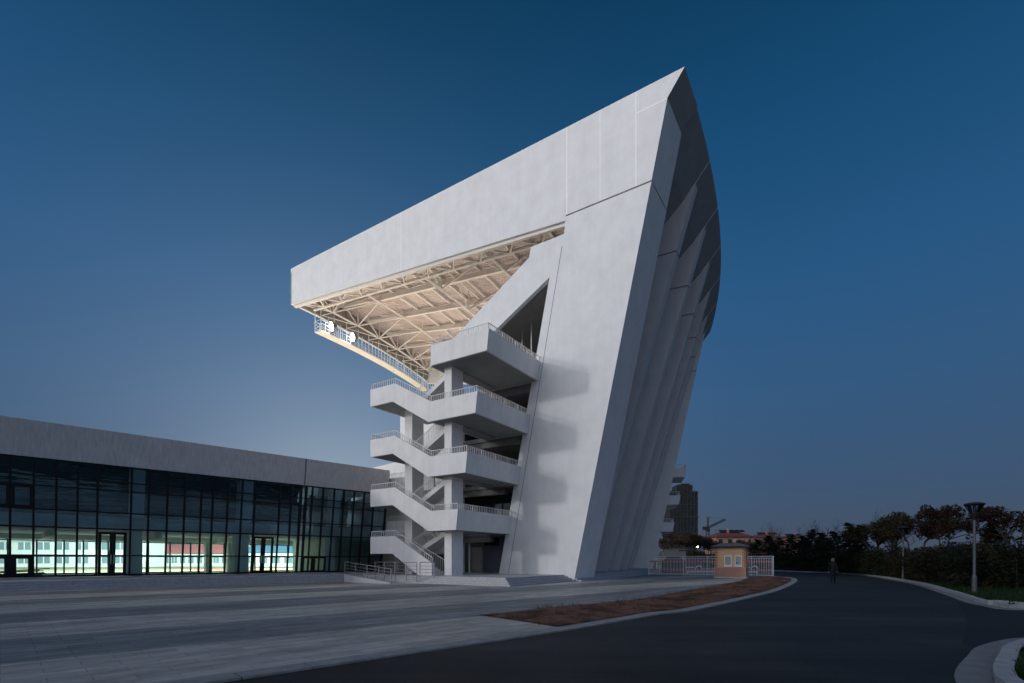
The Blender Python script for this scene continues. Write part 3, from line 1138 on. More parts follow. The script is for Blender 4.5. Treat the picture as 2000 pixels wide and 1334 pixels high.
def hs(px):
    return (30.4 * 2000 / (2000 - px) - 30.4) / s2


lean_d = lambda z: 0.155 * (z - ZB)
S_L, S_R = -5.5, hs(746)
S_J = hs(583)
ZF0, ZF1 = 7.81, 9.93
hall = thing("glass_hall", "low two-storey hall with leaning dark glass front and plain grey fascia", "hall", HM(8, -4, 0))


def lean_prism(m, s0, s1, z0, z1, t_out, t_in):
    """slab lying in the leaning facade plane, between t_out and t_in in front of it"""
    A = [HM(s0, lean_d(z0) + t_in, z0), HM(s0, lean_d(z0) + t_out, z0), HM(s0, lean_d(z1) + t_out, z1), HM(s0, lean_d(z1) + t_in, z1)]
    B = [HM(s1, lean_d(z0) + t_in, z0), HM(s1, lean_d(z0) + t_out, z0), HM(s1, lean_d(z1) + t_out, z1), HM(s1, lean_d(z1) + t_in, z1)]
    m.prism(A, B)
    return m


m = MB()
lean_prism(m, S_L, S_J - 0.06, ZF0, ZF1, 0.12, -0.5)
lean_prism(m, S_J + 0.06, S_R - 0.1, ZF0, ZF1, 0.12, -0.5)
lean_prism(m, S_J - 0.05, S_J + 0.05, ZF0, ZF1, 0.04, -0.5)
fa = m.build("fascia", stucco2, hall)
for sa in (S_J - 0.055, S_J + 0.02):
    lean_prism(MB(), sa, sa + 0.035, ZF0 - 0.2, ZF1 + 0.02, 0.1, 0.045).build("panel_joint", joint_dark, fa)
MB().box(S_L, S_R - 0.2, -13, 0.5, ZF1 - 0.4, ZF1 - 0.15, HM).build("roof", stucco2, hall)
# glazing sheets
m = MB()
lean_prism(m, S_L, S_R - 0.15, 3.70, ZF0 - 0.005, 0.0, -0.012)
m.build("tinted_glazing", glass_up, hall)
m = MB()
lean_prism(m, S_L, S_R - 0.15, ZB + 0.02, 3.69, 0.0, -0.012)
m.build("clear_glazing", glass_lo, hall)
# frames
mull = [-120, -75, -25, 19.5, 64.5, 108, 149, 187.4, 252, 286, 322, 355, 387, 409, 438, 465, 490, 538, 560, 578, 588, 600, 621, 642, 661, 681, 700, 719]
m = MB()
for px in mull:
    s = hs(px)
    w_ = 0.055 if px not in (578, 588) else 0.09
    lean_prism(m, s - w_, s + w_, ZB, ZF0 - 0.006, 0.09, -0.06)
lean_prism(m, S_R - 0.25, S_R - 0.1, ZB, ZF0 - 0.006, 0.09, -0.06)
ss = sorted([hs(p) for p in mull] + [S_L, S_R - 0.2])
for z, w_ in ((6.75, 0.035), (6.18, 0.035), (4.76, 0.04), (3.69, 0.05), (1.96, 0.04), (ZB + 0.06, 0.06), (ZF0 - 0.06, 0.05)):
    lean_prism(m, S_L, S_R - 0.2, z - w_, z + w_, 0.075, -0.055)
m.build("window_frame", frame_m, hall)


def panel(s0, s1, z0, z1, w_=0.12, t=0.11):
    m = MB()
    lean_prism(m, s0, s0 + w_, z0, z1, t, 0.002)
    lean_prism(m, s1 - w_, s1, z0, z1, t, 0.002)
    lean_prism(m, s0 + w_, s1 - w_, z0, z0 + w_, t, 0.002)
    lean_prism(m, s0 + w_, s1 - w_, z1 - w_, z1, t, 0.002)
    return m


# doors and opening lights
for pa, pb in ((190, 245), (490, 530)):
    s0, s1 = hs(pa), hs(pb)
    sm = (s0 + s1) / 2
    m = panel(s0, sm + 0.0, ZB + 0.02, 3.5, 0.16, 0.12)
    o = m.build("door", frame_m, hall)
    h = MB()
    lean_prism(h, sm - 0.1, sm - 0.06, 1.4, 2.0, 0.19, 0.13)
    h.build("handle", railm, o)
    m = panel(sm + 0.004, s1, ZB + 0.02, 3.5, 0.16, 0.12)
    o = m.build("door", frame_m, hall)
    h = MB()
    lean_prism(h, sm + 0.06, sm + 0.1, 1.4, 2.0, 0.19, 0.13)
    h.build("handle", railm, o)
for pa, pb, z0, z1, w_ in ((-22, 18, ZB + 0.02, 1.95, 0.22), (22, 64, ZB + 0.02, 1.95, 0.22), (-22, 18, 4.8, 6.14, 0.14), (22, 63, 4.8, 6.14, 0.14),
                           (588, 609, ZB + 0.02, 1.95, 0.16), (609.5, 634, ZB + 0.02, 1.95, 0.16)):
    panel(hs(pa), hs(pb), z0, z1, w_).build("opening_light", frame_m, hall)
# inside: floors, ceiling, columns, rear glazing
DB = -9.5
MB().box(S_L, S_R, DB - 0.3, -0.03, 0.2, 0.56, HM).build("floor", floor_in, hall)
MB().box(S_L, S_R, DB + 0.2, -0.1, 3.62, 4.55, HM).build("ceiling", white_in, hall)
m = MB()
m.box(S_L, S_R, DB, DB + 0.4, 3.2, 4.9, HM)
for s in (2.2, 8.0, 14.0):
    m.box(s, s + 0.4, DB + 0.45, -1.6, 3.25, 3.615, HM)
m.build("ceiling_beam", green_in, hall)
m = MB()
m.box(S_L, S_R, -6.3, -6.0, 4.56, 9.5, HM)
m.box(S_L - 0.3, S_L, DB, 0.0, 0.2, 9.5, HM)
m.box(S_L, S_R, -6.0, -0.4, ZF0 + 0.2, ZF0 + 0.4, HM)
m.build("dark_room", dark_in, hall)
m = MB()
m.box(S_R - 0.12, S_R, DB, -0.02, 0.2, 7.7, HM)
m.build("gable_wall", stucco2, hall)
for px0, px1 in ((250, 279), (460, 487), (637, 656)):
    s0, s1 = hs(px0), hs(px1)
    MB().box(s0, s1, -0.9, -0.16, 0.56, 3.61, HM).build("column", white_in, hall)
    lean_prism(MB(), s0 + 0.02, s1 - 0.02, 4.56, 7.7, -0.03, -0.7).build("column", white_in, hall)
for s in (12.9, 14.7):
    MB().box(s, s + 0.5, DB + 0.6, DB + 1.25, 0.56, 3.19, HM).build("column", green_in, hall)
m = MB()
m.box(hs(652), hs(652) + 0.15, DB + 0.5, -1.2, 0.56, 3.61, HM)
m.box(hs(652) + 0.15, S_R - 0.13, -5.6, -5.4, 0.56, 3.61, HM)
m.build("partition", green_in, hall)
m = MB()
s = S_L + 0.5
k = 0
while s < S_R - 0.5:
    m.box(s - 0.05, s + 0.05, DB - 0.06, DB + 0.06, 0.5, 3.2, HM)
    s += 1.55 if k % 3 else 1.15
    k += 1
for z in (0.62, 1.95, 3.14):
    m.box(S_L, S_R, DB - 0.05, DB + 0.05, z - 0.045, z + 0.045, HM)
m.build("window_frame", frame_m, hall)
# things left inside the hall
t = thing("plank_pile", "untidy pile of weathered planks on the hall floor, behind the leftmost panes", "planks", HM(0.6, -5, 0.56))
for k in range(7):
    a = random.uniform(-0.15, 0.15)
    s = -0.9 + random.uniform(-0.3, 0.3)
    z = 0.60 + 0.075 * (k // 2)
    m = MB()
    m.bar(HM(s, -5.4 + 0.2 * (k % 3) + a, z), HM(s + 3.2 + a, -5.3 + 0.2 * (k % 3) - a, z + 0.04 * k), 0.14, 0.06)
    m.build("plank", wood, t)
o = MB()
o.tube(HM(hs(233), -2.6, 0.56), HM(hs(235), -2.6, 2.35), 0.045, n=8)
o.tube(HM(hs(233), -2.6, 0.56), HM(hs(233), -2.6, 0.60), 0.18, n=10)
tag(o.build("post", white_pvc), "slim white post standing inside the hall behind the glass doors", "post")

# ------------------------------------------------------------------ beyond the hall: pitch and campus
m = MB()
m.add([(-260, 40, 0.02), (-30, 62, 0.02), (6, 92, 0.02), (-10, 200, 0.02), (-260, 220, 0.02)], [(0, 1, 2, 3, 4)])
struct(m.build("sports_field", turf))
m = MB()


def ribbon_flat(pts, w, z):
    """flat strip: the polyline and its offset to the left by w"""
    P = [Vector((p[0], p[1])) for p in pts]
    off = []
    for i, p in enumerate(P):
        d = (P[min(i + 1, len(P) - 1)] - P[max(i - 1, 0)]).normalized()
        off.append(p + Vector((-d.y, d.x)) * w)
    return [(p.x, p.y, z) for p in P], [(p.x, p.y, z) for p in off]


A, B = ribbon_flat([HM(-90, -14, 0), HM(-20, -14, 0), HM(26, -14, 0), HM(34, -30, 0), HM(30, -75, 0)], 9.0, 0.03)
for i in range(len(A) - 1):
    m.add([A[i], A[i + 1], B[i + 1], B[i]], [(0, 1, 2, 3)])
A, B = ribbon_flat([HM(-90, -96, 0), HM(30, -96, 0)], 6.0, 0.03)
m.add([A[0], A[1], B[1], B[0]], [(0, 1, 2, 3)])
struct(m.build("running_track", track))


def block(name, label, cat, x0, x1, Y, h, depth=12, roof=None, rows=3, n=10, wall=far_white, ridge=0):
    t = thing(name, label, cat, ((x0 + x1) / 2, Y + depth / 2, 0))
    MB().box(x0, x1, Y, Y + depth, 0, h).build("wall", wall, t)
    for rw in range(rows):
        z0 = 0.9 + rw * (h - 0.4) / rows
        z1 = z0 + (h - 0.4) / rows * 0.55
        for i in range(n):
            w_ = (x1 - x0) / n
            xa = x0 + w_ * (i + 0.18)
            m = MB()
            m.box(xa, xa + w_ * 0.64, Y - 0.05, Y + 0.05, z0, z1)
            o = m.build("window", far_glass, t)
            f = MB()
            f.box(xa + w_ * 0.30, xa + w_ * 0.34, Y - 0.1, Y - 0.052, z0, z1)
            f.box(xa, xa + w_ * 0.64, Y - 0.1, Y - 0.052, z1, z1 + 0.1)
            f.build("frame", white_pvc, o)
    if roof:
        m = MB()
        e = 0.6
        A = [(x0 - e, Y - e, h), (x1 + e, Y - e, h), (x1 + e, Y + depth + e, h), (x0 - e, Y + depth + e, h)]
        m.add(A + [(x0 + depth * 0.45, Y + depth / 2, h + ridge), (x1 - depth * 0.45, Y + depth / 2, h + ridge)],
              [(0, 1, 5, 4), (1, 2, 5), (2, 3, 4, 5), (3, 0, 4), (3, 2, 1, 0)])
        m.build("roof", roof, t)
    else:
        m = MB()
        for z in [h * (k + 1) / rows - 0.1 for k in range(rows)]:
            m.box(x0 - 0.2, x1 + 0.2, Y - 0.35, Y - 0.06, z - 0.45, z)
        m.build("ledge", far_white, t)
    return t


block("school_building", "long white block with bands of windows, seen through the hall's left panes", "building", -150, -88, 118, 13, rows=4, n=14)
block("red_roofed_building", "low white building with bright red roof, seen through the glass hall", "building", -96, -72.5, 131, 3.4, depth=10, roof=far_red, rows=1, n=11, ridge=2.4)
block("school_building", "white block with upright windows rising behind the bright red roof", "building", -104, -66, 165, 12, rows=3, n=10)
block("blue_roofed_building", "low white building with bright blue roof, seen behind the hall's right doors", "building", -70, -45, 128, 3.6, depth=10, roof=far_blue, rows=1, n=8, ridge=2.2)
t = thing("timber_bench", "long low timber bench outside the hall's rear panes, seen through the glass", "bench", HM(8, DB - 2, 0))
m = MB()
m.box(3.5, 13.5, DB - 2.3, DB - 1.9, 0.45, 0.56, HM)
m.build("seat", wood, t)
for s in (4, 7, 10, 13):
    MB().box(s, s + 0.15, DB - 2.25, DB - 1.95, 0.02, 0.44, HM).build("leg", wood, t)

# ------------------------------------------------------------------ ground
m = MB()
m.add([(-3000, -200, -0.06), (3000, -200, -0.06), (3000, 4500, -0.06), (-3000, 4500, -0.06)], [(0, 1, 2, 3)])
struct(m.build("ground", earth))
m = MB()
m.add([(-60, -12, 0), (90, -12, 0), (90, 140, 0), (-60, 140, 0)], [(0, 1, 2, 3)])
struct(m.build("road", asphalt))
m = MB()
sr = [gp(1868, 1176), gp(1885, 1200), gp(1890, 1230), gp(1878, 1256), gp(1905, 1268)]
m.add([(p.x, p.y, 0.004) for p in sr] + [(16, 12.5, 0.004), (70, 19, 0.004), (70, 22, 0.004), (20, 17.6, 0.004)], [tuple(range(9))])
struct(m.build("road", asphalt2))


def smooth_line(pts, n=6):
    """Catmull-Rom through plan points"""
    P = [Vector((p[0], p[1])) for p in pts]
    P = [P[0] * 2 - P[1]] + P + [P[-1] * 2 - P[-2]]
    out = []
    for i in range(1, len(P) - 2):
        for k in range(n):
            t = k / n
            a, b, c, d = P[i - 1], P[i], P[i + 1], P[i + 2]
            out.append(0.5 * ((2 * b) + (c - a) * t + (2 * a - 5 * b + 4 * c - d) * t * t + (3 * b - a - 3 * c + d) * t ** 3))
    out.append(P[-2])
    return out


def offs(pts, w):
    out = []
    for i, p in enumerate(pts):
        d = (pts[min(i + 1, len(pts) - 1)] - pts[max(i - 1, 0)]).normalized()
        out.append(p + Vector((-d.y, d.x)) * w)
    return out


def resample(pts, step):
    out, acc = [pts[0].copy()], 0.0
    for a, b in zip(pts[:-1], pts[1:]):
        L = (b - a).length
        t_ = step - acc
        while t_ <= L:
            out.append(a.lerp(b, t_ / L))
            t_ += step
        acc = L - (t_ - step)
    return out


def stones(m, line, w0, w1, z0, z1, step=1.0, gap=0.012):
    """kerb stones along a line, with open joints"""
    P = resample(line, step)
    A, B = offs(P, w0), offs(P, w1)
    for i in range(len(P) - 1):
        g = gap / (A[i + 1] - A[i]).length
        a, b = A[i].lerp(A[i + 1], g), A[i].lerp(A[i + 1], 1 - g)
        d, c = B[i].lerp(B[i + 1], g), B[i].lerp(B[i + 1], 1 - g)
        dz = random.uniform(-0.004, 0.004)
        m.hexa([(p.x, p.y, z0) for p in (a, b, c, d)] + [(p.x, p.y, z1 + dz) for p in (a, b, c, d)])
    return m


def strip(m, A, B, z0, z1, gap=0.0):
    """solid strip between two plan polylines"""
    for i in range(len(A) - 1):
        a, b, c, d = A[i], A[i + 1], B[i + 1], B[i]
        m.hexa([(a.x, a.y, z0), (b.x, b.y, z0), (c.x, c.y, z0), (d.x, d.y, z0), (a.x, a.y, z1), (b.x, b.y, z1), (c.x, c.y, z1), (d.x, d.y, z1)])
    return m


kl = [(-16.0, -4.7), (-9.7, 1.36)] + [tuple(gp(*p)[:2]) for p in ((430, 1334), (600, 1308.5), (810, 1276.8), (1118, 1230.5), (1300, 1199), (1354, 1193), (1468, 1168), (1525, 1152.6), (1553, 1139), (1557, 1133), (1546, 1128.5))] + [(27.2, 54), (29.5, 66), (32.5, 84)]
KL = smooth_line(kl, 5)
KLi = offs(KL, 0.42)
m = MB()
stones(m, KL, 0.0, 0.42, -0.02, 0.036)
struct(m.build("kerb", kerb_l))
# plaza sheet
m = MB()
pz = [(-70, -6), (-18, -6)] + [(p.x, p.y) for p in KLi] + [(10, 100), (-12, 92), (-26, 60), (-70, 20)]
m.add([(x, y, 0.03) for x, y in pz], [tuple(range(len(pz)))])
struct(m.build("plaza", paving))

# soil bed beside the kerb
bed_up = [gp(936, 1204), gp(1020, 1195), gp(1107, 1185), gp(1240, 1173.5), gp(1354, 1152.6), gp(1445, 1135.5), gp(1457, 1130.5), gp(1500, 1127.5), gp(1520, 1127.5)]
i0 = min(range(len(KLi)), key=lambda i: (KLi[i] - Vector(gp(1113, 1224)[:2])).length)
i1 = min(range(len(KLi)), key=lambda i: (KLi[i] - Vector(gp(1543, 1130)[:2])).length)
bed_lo = [KLi[i] for i in range(i0, i1 + 1)]
bed = [Vector((p[0], p[1])) for p in bed_up] + list(reversed(bed_lo)) + [Vector(gp(960, 1207)[:2])]


def inside(p, poly):
    c = False
    n = len(poly)
    for i in range(n):
        a, b = poly[i], poly[(i + 1) % n]
        if (a.y > p.y) != (b.y > p.y) and p.x < (b.x - a.x) * (p.y - a.y) / (b.y - a.y) + a.x:
            c = not c
    return c


m = MB()
m.add([(p.x, p.y, 0.04) for p in bed], [tuple(range(len(bed)))])
xs = [p.x for p in bed]
ys = [p.y for p in bed]
g = 0.13
idx = {}
nx, ny = int((max(xs) - min(xs)) / g) + 1, int((max(ys) - min(ys)) / g) + 1
vs, fs = [], []


def hgt(x, y):
    return 0.06 + 0.10 * (noise.noise((x * 0.7, y * 0.7, 0)) + 0.4) + 0.05 * noise.noise((x * 2.3, y * 2.3, 3)) + 0.02 * noise.noise((x * 6, y * 6, 5))


for i in range(nx + 1):
    for j in range(ny + 1):
        p = Vector((min(xs) + i * g, min(ys) + j * g))
        if inside(p, bed):
            idx[(i, j)] = len(vs)
            ed = 9.0
            for k_ in range(len(bed)):
                a_, b_ = bed[k_], bed[(k_ + 1) % len(bed)]
                ab = b_ - a_
                t_ = max(0, min(1, (p - a_).dot(ab) / max(ab.length_squared, 1e-9)))
                ed = min(ed, (p - a_ - ab * t_).length)
            vs.append((p.x, p.y, 0.042 + max(0.0, hgt(p.x, p.y) - 0.03) * min(1, ed / 0.8)))
for (i, j), a in idx.items():
    q = [idx.get((i + 1, j)), idx.get((i + 1, j + 1)), idx.get((i, j + 1))]
    if None not in q:
        fs.append((a, *q))
m.add(vs, fs)
struct(m.build("soil", soilm, fix=False, smooth=True))
m = MB()
cells = [vs[k] for k in range(len(vs))]
for _ in range(900):
    x0, y0, z = random.choice(cells)
    if noise.noise((x0 * 0.5, y0 * 0.5, 9)) + random.uniform(-0.35, 0.35) < 0.05:
        continue
    big = random.random() ** 3
    for _b in range(random.randint(5, 14)):
        x = x0 + random.gauss(0, 0.07)
        y = y0 + random.gauss(0, 0.07)
        a = random.uniform(0, 6.28)
        h = random.uniform(0.03, 0.10) * (1 + 1.6 * big)
        w_ = random.uniform(0.004, 0.011)
        lx, ly = random.gauss(0, .07), random.gauss(0, .07)
        m.add([(x - w_ * math.cos(a), y - w_ * math.sin(a), z - 0.02), (x + w_ * math.cos(a), y + w_ * math.sin(a), z - 0.02), (x + lx, y + ly, z + h)], [(0, 1, 2)])
o = m.build("dry_weeds", weedm, fix=False)
tag(o, "low dry brown weeds scattered over the red soil bed", "weeds", kind="stuff")

# right side: gutter, kerb, lawn
kr = [(36, 112), (38.5, 84)] + [tuple(gp(*p)[:2]) for p in ((1560, 1117.7), (1666, 1122.6), (1765, 1137.5), (1832, 1157), (1879, 1174.5), (1911, 1182), (2000, 1192))] + [(24, 18.5), (60, 22), (110, 24)]
KR = smooth_line(kr, 5)
KR1 = offs(KR, 0.36)
KR2 = offs(KR, 0.56)
m = MB()
strip(m, KR, KR1, -0.02, 0.025)
struct(m.build("gutter", gutterm))
m = MB()
stones(m, KR, 0.36, 0.56, -0.02, 0.15)
struct(m.build("kerb", granite2))
m = MB()
lw = [(p.x, p.y) for p in KR2] + [(130, 26), (130, 130), (36.5, 130)]
m.add([(x, y, 0.11) for x, y in lw], [tuple(range(len(lw)))])
struct(m.build("lawn", lawnm))
lawn_poly = [Vector(p) for p in lw]
# gully in the kerb
dg = gp(1944, 1186)
dloc = (dg.x, dg.y, 0)
dd = (Vector(gp(2000, 1192)[:2]) - Vector(gp(1911, 1182)[:2]))
dang = math.atan2(dd.y, dd.x)
t = thing("storm_drain", "dark storm drain slot between pale kerb blocks beside the first lamp", "drain", dloc, dang)
m = MB()
for x0, x1 in ((-0.72, -0.42), (0.5, 1.1)):
    m.box(x0, x1, 0.28, 0.78, 0.0, 0.20)
m.box(-0.42, 0.5, 0.45, 0.8, 0.13, 0.195)
m.build("kerb_block", granite2, t, local=True)
m = MB()
m.box(-0.42, 0.5, 0.33, 0.36, 0.03, 0.128)
m.build("slot", frame_m, t, local=True)

# traffic island corner, bottom right
kc = [(3.6, 2.0), (4.9, 4.6)] + [tuple(gp(*p)[:2]) for p in ((1867, 1334), (1893.5, 1278), (1910, 1264.7), (1950.5, 1253), (2000, 1247))] + [(14, 11.6), (24, 13.2), (50, 16)]
KC = smooth_line(kc, 6)
KC1 = offs(KC, -0.40)
KC2 = offs(KC, -0.62)
m = MB()
strip(m, KC, KC1, -0.02, 0.02)
struct(m.build("gutter", gutterm))
m = MB()
stones(m, KC, -0.40, -0.62, -0.02, 0.13, step=0.8, gap=0.01)
struct(m.build("kerb", granite2))
m = MB()
lw2 = [(p.x, p.y) for p in KC2] + [(50, 2), (6, 0)]
m.add([(x, y, 0.085) for x, y in lw2], [tuple(range(len(lw2)))])
struct(m.build("lawn", lawnm))
lawn2_poly = [Vector(p) for p in lw2]

# grass blades
m = MB()


def blades(poly, n, bx, hmin, hmax):
    k = 0
    tries = 0
    while k < n and tries < n * 8:
        tries += 1
        # denser near the camera
        t_ = random.random()
        y = bx[2] + (bx[3] - bx[2]) * t_ * t_
        x = random.uniform(bx[0], bx[1])
        if x / max(y, 1) > 1.06:
            continue
        p = Vector((x, y))
        if not inside(p, poly):
            continue
        k += 1
        a = random.uniform(0, 6.28)
        h = random.uniform(hmin, hmax)
        w_ = random.uniform(0.008, 0.02) * (1 + y / 25)
        lx, ly = random.uniform(-.08, .08), random.uniform(-.08, .08)
        m.add([(x - w_ * math.cos(a), y - w_ * math.sin(a), 0.08), (x + w_ * math.cos(a), y + w_ * math.sin(a), 0.08), (x + lx, y + ly, 0.09 + h)], [(0, 1, 2)])


blades(lawn_poly, 15000, (16, 60, 17, 70), 0.07, 0.24)
blades(lawn2_poly, 4000, (6, 14, 6, 13), 0.03, 0.09)
o = m.build("grass", grassm, fix=False)
tag(o, "short dark grass on the verges beside the road", "grass", kind="stuff")

# ------------------------------------------------------------------ podium, terrace steps and ramp
NS = 4
PZ = 0.52
m = MB()
for i in range(NS):
    z0, z1 = PZ * i / NS - (0.05 if i == 0 else 0), PZ * (i + 1) / NS
    e = 0.33 * i
    b1, r1 = 9.15 - e, 120.9 - e
    m.box(106.5 if i == 0 else 106.5, r1, -0.02, b1, z0, z1 , NW)
    # along the back of the stand
    seg = [[PO(100, p, z0), PO(121.3 - e, p, z0), PO(121.3 - e, p, z1), PO(100, p, z1)] for p in [0.03 + (TSPAN + 4) * k / 24 for k in range(25)]]
    m.loft(seg)
o = m.build("podium", granite)
tag(o, "pale granite podium with four low steps under the grandstand", "steps")
m = MB()
for i in range(NS):
    z0, z1 = PZ * i / NS - (0.05 if i == 0 else 0), PZ * (i + 1) / NS
    e = 0.33 * i
    # bottom edge through the photo's step line
    dfront = (HB - Vector((-25.8, 25.8))).dot(HN)
    m.box(S_L - 12, hs(690), -0.05, -dfront - e, z0, z1, HM)
o = m.build("terrace_steps", granite)
tag(o, "long grey stone terrace with low steps in front of the glass hall", "steps")

rp = thing("access_ramp", "short concrete ramp with steel handrails between terrace and stair podium", "ramp", NW(109.5, 9.6, 0))
m = MB()
A = [NW(107.3, 9.2, -0.02), NW(112.1, 9.2, -0.02), NW(112.1, 9.2, 0.035), NW(107.3, 9.2, 0.5)]
B = [NW(107.3, 10.45, -0.02), NW(112.1, 10.45, -0.02), NW(112.1, 10.45, 0.035), NW(107.3, 10.45, 0.5)]
m.prism(A, B)
A = [NW(107.3, 10.46, -0.02), NW(112.1, 10.46, -0.02), NW(112.1, 10.46, 0.12), NW(107.3, 10.46, 0.6)]
B = [NW(107.3, 10.6, -0.02), NW(112.1, 10.6, -0.02), NW(112.1, 10.6, 0.12), NW(107.3, 10.6, 0.6)]
m.prism(A, B)
m.build("slope", granite, rp)
m = MB()
for rb_ in (10.53,):
    for hgt_ in (0.25, 0.47, 0.69, 0.92):
        m.tube(NW(107.3, rb_, 0.6 + hgt_), NW(112.1, rb_, 0.12 + hgt_), 0.026 if hgt_ > .9 else 0.016, n=6)
    for k in range(5):
        f_ = k / 4
        m.tube(NW(107.3 + 4.8 * f_, rb_, 0.58 - 0.48 * f_), NW(107.3 + 4.8 * f_, rb_, 0.6 - 0.48 * f_ + 0.92), 0.03, n=6)
m.build("handrail", dark_rail, rp)
m = MB()
for hgt_ in (0.25, 0.48, 0.72, 0.98):
    m.tube(NW(108.8, 9.0, PZ + hgt_), NW(115.2, 9.0, PZ + hgt_) if False else NW(113.0, 9.0, PZ + hgt_), 0.026 if hgt_ > .9 else 0.016, n=6)
    m.tube(NW(113.3, 9.0, PZ + hgt_), NW(114.1, 8.4, PZ + hgt_), 0.026 if hgt_ > .9 else 0.016, n=6)
for r in (108.8, 109.8, 110.9, 112.0, 113.0, 113.3):
    m.tube(NW(r, 9.0, 0.0 if r > 112.9 else 0.1), NW(r, 9.0, PZ + 0.98), 0.034, n=6)
m.tube(NW(114.1, 8.4, 0.1), NW(114.1, 8.4, PZ + 0.98), 0.034, n=6)
m.build("handrail", dark_rail, rp)

# ------------------------------------------------------------------ guard booth
bq = gp(1426, 1129.5)
bt = thing("guard_booth", "small ochre guard booth with brick base, slate roof and two white windows", "booth", (bq.x, bq.y, 0), R_(-28))
brick_m = mat_brick("red_brick", (0.36, 0.14, 0.085), (0.43, 0.19, 0.12), (0.36, 0.34, 0.34), w=0.30, h=0.095)
brick_y = mat_brick("brick_quoin", (0.32, 0.12, 0.075), (0.40, 0.17, 0.11), (0.42, 0.28, 0.17), w=0.25, h=0.11)
W2 = 1.30
MB().box(-W2 + 0.01, W2 - 0.01, 0.01, 2.49, 0.96, 2.78).build("wall", booth_m, bt, local=True)
MB().box(-W2 - 0.03, W2 + 0.03, -0.03, 2.53, 0.12, 0.98).build("brick_base", brick_m, bt, local=True)
MB().box(-W2 - 0.1, W2 + 0.1, -0.1, 2.6, 0.0, 0.118).build("plinth", granite, bt, local=True)
for sx in (-1, 1):
    m = MB()
    for k in range(15):
        z = 1.0 + k * 0.118
        w_ = 0.30 if k % 2 else 0.16
        x0, x1 = (-W2 - 0.006, -W2 + w_) if sx < 0 else (W2 - w_, W2 + 0.006)
        m.box(x0, x1, -0.006, w_, z, z + 0.105)
    m.build("quoin", brick_y, bt, local=True)
m = MB()
e = 0.34
zr = 2.80
A = [(-W2 - e, -e, zr), (W2 + e, -e, zr), (W2 + e, 2.5 + e, zr), (-W2 - e, 2.5 + e, zr)]
A2 = [(x, y, zr + 0.1) for x, y, z in A]
m.loft([A, A2])
m.build("eaves", frame_m, bt, local=True)
m = MB()
A = [(x * 1.015, y * 1.01, zr + 0.104) for x, y, z in A]
m.loft([A, [(x * 0.55, 1.25 + (y - 1.25) * 0.55, zr + 0.36) for x, y, z in A], [(x * 0.3, 1.25 + (y - 1.25) * 0.3, zr + 0.42) for x, y, z in A]])
m.build("roof", booth_roof, bt, local=True)
for x0, x1 in ((-0.50, 0.14), (0.40, 0.98)):
    m = MB().box(x0 + 0.07, x1 - 0.07, -0.03, 0.0, 1.22, 1.98)
    w_ = m.build("window", shutter, bt, local=True)
    m = MB()
    m.box(x0, x0 + 0.07, -0.06, 0.005, 1.13, 2.06)
    m.box(x1 - 0.07, x1, -0.06, 0.005, 1.13, 2.06)
    m.box(x0 + 0.07, x1 - 0.07, -0.06, 0.005, 1.985, 2.06)
    m.box(x0 - 0.03, x1 + 0.03, -0.09, 0.005, 1.05, 1.128)
    m.box(x0 + 0.07, x1 - 0.07, -0.06, 0.005, 1.135, 1.215)
    m.build("frame", white_pvc, w_, local=True)
m = MB()
m.tube((0.56, -0.06, 1.4), (0.56, -0.03, 1.4), 0.07, n=10)
m.build("vent_hole", frame_m, bt, local=True)

# ------------------------------------------------------------------ white gate either side of the booth
ga, gb = gp(1267.5, 1122.8), gp(1510, 1126)
gd = (gb - ga)
GL = gd.length
gang = math.atan2(gd.y, gd.x)
gt = thing("white_gate", "long white barred metal gate with two red stripes, running behind the ochre booth", "gate", (ga.x, ga.y, 0), gang)
m = MB()
for x in (0.0, GL):
    m.box(x - 0.06, x + 0.06, -0.06, 0.06, 0, 2.08)
for x in (GL * 0.09, GL * 0.3, GL * 0.5, GL * 0.7, GL * 0.84):
    m.box(x - 0.04, x + 0.04, -0.04, 0.04, 0.03, 2.02)
for z in (0.12, 1.86, 2.04):
    m.box(0.06, GL - 0.06, -0.03, 0.03, z - 0.03, z + 0.03)
m.build("frame", gate_m, gt, local=True)
m = MB()
x = 0.16
while x < GL - 0.1:
    m.box(x - 0.022, x + 0.022, -0.02, 0.02, 0.155, 1.825)
    x += 0.155
m.build("bars", gate_m, gt, local=True)
for z in (0.62, 1.5):
    MB().box(0.06, GL - 0.06, 0.045, 0.06, z - 0.09, z + 0.09).build("red_stripe", red_m, gt, local=True)
MB().box(GL * 0.085, GL * 0.095, -0.12, -0.045, 1.15, 1.3).build("latch", dark_rail, gt, local=True)

